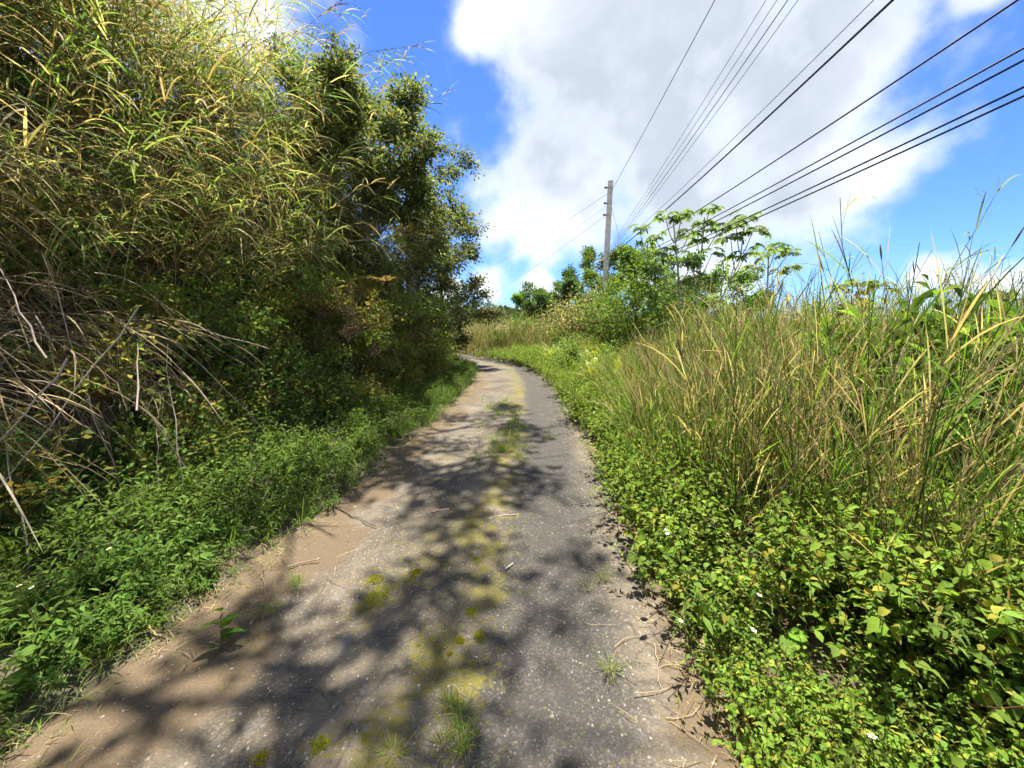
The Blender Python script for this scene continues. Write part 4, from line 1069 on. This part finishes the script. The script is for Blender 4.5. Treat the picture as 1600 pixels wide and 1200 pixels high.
# ------------------------------------------------------------------ moss cushions, twigs, fallen leaves, flowers
def moss_cushion(seed, r):
    rs = RS(seed); mb = MB(); n = 14; a = np.linspace(0, 2 * np.pi, 25)[:-1]; rr = np.linspace(0.02, 1, 8)
    m = int(2600 * (r / .08) ** 1.3); q = rs.rand(m) ** .6; an = rs.uniform(0, 6.28, m); wob = .2 + 1.5 * fbm(np.cos(an) * 1.9 + seed, np.sin(an) * 1.9, 5); x, y = np.cos(an) * q * r * wob, np.sin(an) * q * r * wob
    leaves(mb, np.stack([x, y, (1 - q ** 2) * .011 - .003], 1), Z + rvec(rs, m) * .7, rvec(rs, m), rs.uniform(.005, .010, m), .0024, pick(rs, [(.42, .43, .02), (.34, .34, .02), (.24, .21, .03)], [1, 1, .6], m), 'lance', 2, 0, 0, mid=False)
    return mb


for k, (u, v, r) in enumerate(((654, 1018, .028), (718, 1008, .022), (703, 1030, .022), (590, 936, .075), (572, 1165, .04), (500, 1172, .035), (748, 1000, .03), (700, 880, .06), (735, 962, .035), (664, 985, .022), (742, 880, .05), (650, 900, .045), (408, 1192, .03), (585, 910, .05))):
    q = gnd(u, v); o = moss_cushion(700 + k, r).build('moss_cushion', LEAF); place(o, q[0], q[1], .018, k)
    tag(o, 'yellow-green moss cushion on the mossy middle of the lane', 'moss', 'moss cushions on the lane')

TW = [((753, 818), (806, 808), .007, (.42, .34, .27), 'straight pale twig lying across the moss strip'), ((530, 798), (588, 826), .005, (.13, .09, .06), 'dark crooked twig at the shady verge edge'),
      ((676, 804), (702, 799), .011, (.50, .36, .27), 'short stout pinkish twig lying on the dark patch'), ((790, 893), (802, 884), .005, (.55, .5, .46), 'tiny whitish twig on the smooth wheel track'),
      ((676, 1088), (700, 1072), .004, (.33, .24, .18), 'short forked twig piece above the grass tuft'), ((700, 1072), (730, 1100), .004, (.36, .26, .19), 'curved twig piece next to the forked one'),
      ((220, 968), (252, 1000), .005, (.45, .33, .16), 'bent straw-coloured stem at the verge edge'), ((450, 890), (500, 878), .005, (.36, .26, .15), 'brown curled stem on the bare dirt'),
      ((410, 900), (415, 940), .004, (.3, .21, .12), 'thin upright-lying stem on the bare dirt'), ((961, 1015), (998, 998), .003, (.5, .38, .2), 'yellow straw pointing into the blotched wheel track'),
      ((990, 1088), (1052, 1075), .004, (.42, .3, .17), 'brown straw under the fan of straws'), ((1022, 1010), (1030, 1080), .003, (.5, .38, .2), 'long straw in the fan of straws'),
      ((1042, 1130), (1098, 1100), .003, (.5, .38, .2), 'straw slanting towards the dead leaf'), ((1055, 1040), (1140, 1130), .003, (.48, .36, .2), 'longest straw along the frayed lane edge'),
      ((915, 978), (972, 980), .002, (.4, .3, .16), 'fine thread-like straw on the blotched wheel track'), ((510, 905), (540, 918), .004, (.25, .17, .1), 'thin dark stem beside the small dirt tuft'),
      ((60, 1058), (255, 985), .004, (.33, .25, .15), 'long dead stem lying along the verge edge'), ((290, 870), (345, 920), .005, (.42, .32, .18), 'dead cane drooping out of the shady weeds')]
for k, (a, b_, r, c_, lab) in enumerate(TW):
    A, B = gnd(*a), gnd(*b_); r_ = RS(720 + k); n = 8; t_ = np.linspace(0, 1, n)[:, None]; D = B - A; pr = np.array([-D[1], D[0], 0])
    P = A + D * t_ + pr * (np.sin(t_ * 3.14) * r_.normal(0, .06) + r_.normal(0, .018, (n, 1))); P[:, 2] = np.maximum(surf(P[:, 0], P[:, 1]), 0) + .014 + r * .6 + r_.uniform(0, .004, n)
    c0 = P[0].copy(); mb = MB(); r = r if r > .0045 else r * .55; tubes(mb, P - c0, np.linspace(r, r * .6, n), np.array(c_) * .8, 6, cap=True); o = mb.build('twig' if r > .0045 else 'straw', WOOD); o.location = c0
    tag(o, lab, 'twig')
def dead_leaf(seed, L, W, c, name='dead_leaf'):
    rs = RS(seed); n, m = 9, 7; t_, s_ = np.meshgrid(np.linspace(0, 1, n), np.linspace(-1, 1, m), indexing='ij')
    wv = np.clip(np.sin(np.pi * t_ ** .8), .05, 1) ** .7 * (1 + .25 * (fbm(t_ * 5 + seed, s_ * 2, 3) - .5)); X = t_ * L; Y = s_ * W / 2 * wv
    Zz = .02 * L * 10 * (.25 * s_ ** 2 + .3 * (fbm(t_ * 3 + seed, s_ * 2 + 9, 4) - .5)) * .4 + .1 * L * np.sin(t_ * 2.6)
    mb = MB(); C = np.array(c) * (1 + .5 * (fbm(t_ * 6, s_ * 4, seed) - .5))[..., None]; grid_mesh(mb, X, Y, Zz, C)
    tubes(mb, np.array([[-.3 * L, 0, .01], [0, 0, .005], [L * .9, 0, .1 * L * math.sin(2.4) + .004]]), [.002, .003, .001], np.array(c) * .7, 4)
    return mb.build(name, DRY)


for k, (u, v, L, W, c_, rz, lab) in enumerate(((1135, 1045, .13, .10, (.42, .31, .21), 2.6, 'large curled tan dead leaf by the green weeds'), (1145, 1005, .11, .08, (.30, .25, .21), 1.4, 'greyish dead leaf leaning behind the large tan one'),
                                                (205, 915, .09, .05, (.26, .13, .05), .6, 'rusty dead leaf in the shady verge weeds'), (380, 840, .09, .06, (.20, .15, .12), .2, 'dull brown dead leaf in the shady verge grass'),
                                                (717, 766, .05, .04, (.40, .34, .31), 1.0, 'small pale dead leaf on the lane'), (662, 1048, .030, .014, (.45, .28, .12), 1.6, 'tiny orange-brown leaf fragment below the bright moss'), (395, 942, .03, .012, (.55, .52, .48), .8, 'whitish leaf scrap on the bare dirt'))):
    q = gnd(u, v, .02); o = dead_leaf(750 + k, L, W, c_); place(o, q[0], q[1], float(max(surf(q[0], q[1]), 0)) + (.02 if k not in (0, 1, 2, 3) else .06), rz); o.rotation_euler[1] = -.25 if k < 2 else 0; tag(o, lab, 'leaf')
mb = MB(); r_ = RS(9); X, Y = np.meshgrid(np.linspace(-.018, .018, 7), np.linspace(-.012, .012, 6)); grid_mesh(mb, X, Y, .006 + .008 * fbm(X * 120, Y * 120, 3), np.full(X.shape + (3,), 1.0) * np.array((.55, .66, .72)))
q = gnd(662, 1040); o = mb.build('plastic_scrap', DRY); place(o, q[0], q[1], .016, .5); tag(o, 'crumpled pale blue plastic scrap beside the bright moss', 'litter')


def flower(seed):
    rs = RS(seed); root = empty('white_flower'); mb = MB(); tubes(mb, np.array([[0, 0, -.22], [.01, 0, -.1], [0, 0, 0]]), .0015, np.array(LGREEN), 3); mb.build('stem', LEAF, root)
    a = np.arange(5) * 1.2566; mb = MB(); leaves(mb, np.zeros((5, 3)), np.stack([np.cos(a), np.sin(a), .25 + 0 * a], 1), np.tile(Z, (5, 1)), .011, .008, np.array((.8, .8, .78)), 'round', 3, .1, .1); mb.build('petals', DRY, root)
    mb = MB(); tubes(mb, np.array([[0, 0, -.002], [0, 0, .004]]), .004, np.array((.5, .36, .04)), 7, cap=True); mb.build('flower_centre', DRY, root)
    return root


fl = Kind([tag(flower(k), 'tiny white daisy-like flower held above the roadside weeds', 'flower', 'white flowers in the weeds') for k in range(2)])
for (u, v) in ((1042, 842), (1063, 981), (1176, 996), (1137, 843), (1114, 823), (1208, 874), (1192, 703), (1150, 733), (1295, 917), (1490, 842), (1548, 705), (33, 925), (52, 928), (172, 866), (1040, 836), (1110, 830), (700, 655), (1285, 880), (1360, 1165), (1185, 940)):
    q = gnd(u, v, .33); fl.put((q[0], q[1], .36), rs.uniform(0, 6), rs.uniform(.8, 1.2), tilt=(.3, 0))

# ------------------------------------------------------------------ far country: hill wood and a red-roofed house
hm = MB(); n_ = 2600
th = rs.uniform(-1.3, 1.4, n_); D = rs.uniform(75, 330, n_); x = np.sin(th) * D; y = np.cos(th) * D
zz = hgt_(x, y)
ico = rvec(RS(3), 60)
for k in range(n_):
    m = 26; dv = rvec(rs, m); dv[:, 2] = np.abs(dv[:, 2]); s_ = rs.uniform(1.6, 3.2)
    leaves(hm, np.array([x[k], y[k], zz[k]]) + dv * s_ * rs.uniform(.6, 1, (m, 1)) * (1, 1, .9), dv + rvec(rs, m) * .8, dv + rvec(rs, m) * .3, s_ * .7, s_ * .55, pick(rs, [(.05, .085, .035), (.075, .115, .045)], [1, 1], m) * rs.uniform(.8, 1.2), 'round', 2, 0, .1, mid=False)
tag(hm.build('far_wood', LEAF), 'distant wooded hillside seen past the bend', 'woodland', kind='stuff')
HY = 150.0; q = aty(770, 500, HY); gz = min(float(hgt_(q[0], HY)), q[2] - 3)
house = empty('house', (q[0], HY, gz)); tag(house, 'small far house with a red gabled roof', 'house')
WALLM = plain('house_render', (.55, .5, .42), .8); ROOFM = plain('red_metal_roof', (.42, .06, .035), .5); PANE = plain('window_glass', (.04, .05, .06), .15)
hh = q[2] - gz; wx, wy = 2.0, 2.4


def quadbox(mb, a, b_, c=(.5, .5, .5)):
    (x0, y0, z0), (x1, y1, z1) = a, b_
    v = [(x0, y0, z0), (x1, y0, z0), (x1, y1, z0), (x0, y1, z0), (x0, y0, z1), (x1, y0, z1), (x1, y1, z1), (x0, y1, z1)]
    mb.add(v, [(0, 3, 2, 1), (4, 5, 6, 7), (0, 1, 5, 4), (1, 2, 6, 5), (2, 3, 7, 6), (3, 0, 4, 7)], np.array(c))


mb = MB(); quadbox(mb, (-wx, -wy, -1.5), (wx, wy, hh)); mb.build('wall', WALLM, house, False)
mb = MB(); v = [(-wx - .4, -wy - .4, hh - .1), (wx + .4, -wy - .4, hh - .1), (wx + .4, wy + .4, hh - .1), (-wx - .4, wy + .4, hh - .1), (-wx - .4, 0, hh + 1.2), (wx + .4, 0, hh + 1.2)]
mb.add(v, [(0, 1, 5, 4), (2, 3, 4, 5), (0, 4, 3, 3), (1, 2, 5, 5), (0, 3, 2, 1)], np.array((.5, .1, .1))); mb.build('roof', ROOFM, house, False)
for xx in (-1.6, 1.4):
    mb = MB(); quadbox(mb, (xx - .5, -wy - .03, hh - 1.6), (xx + .5, -wy + .02, hh - .6)); mb.build('window', PANE, house, False)
mb = MB(); quadbox(mb, (-.5, -wy - .04, hh - 2.3), (.4, -wy + .02, hh - .4)); mb.build('door', ROOFM, house, False)
print('tris', sum(len(m_.polygons) for m_ in bpy.data.meshes))
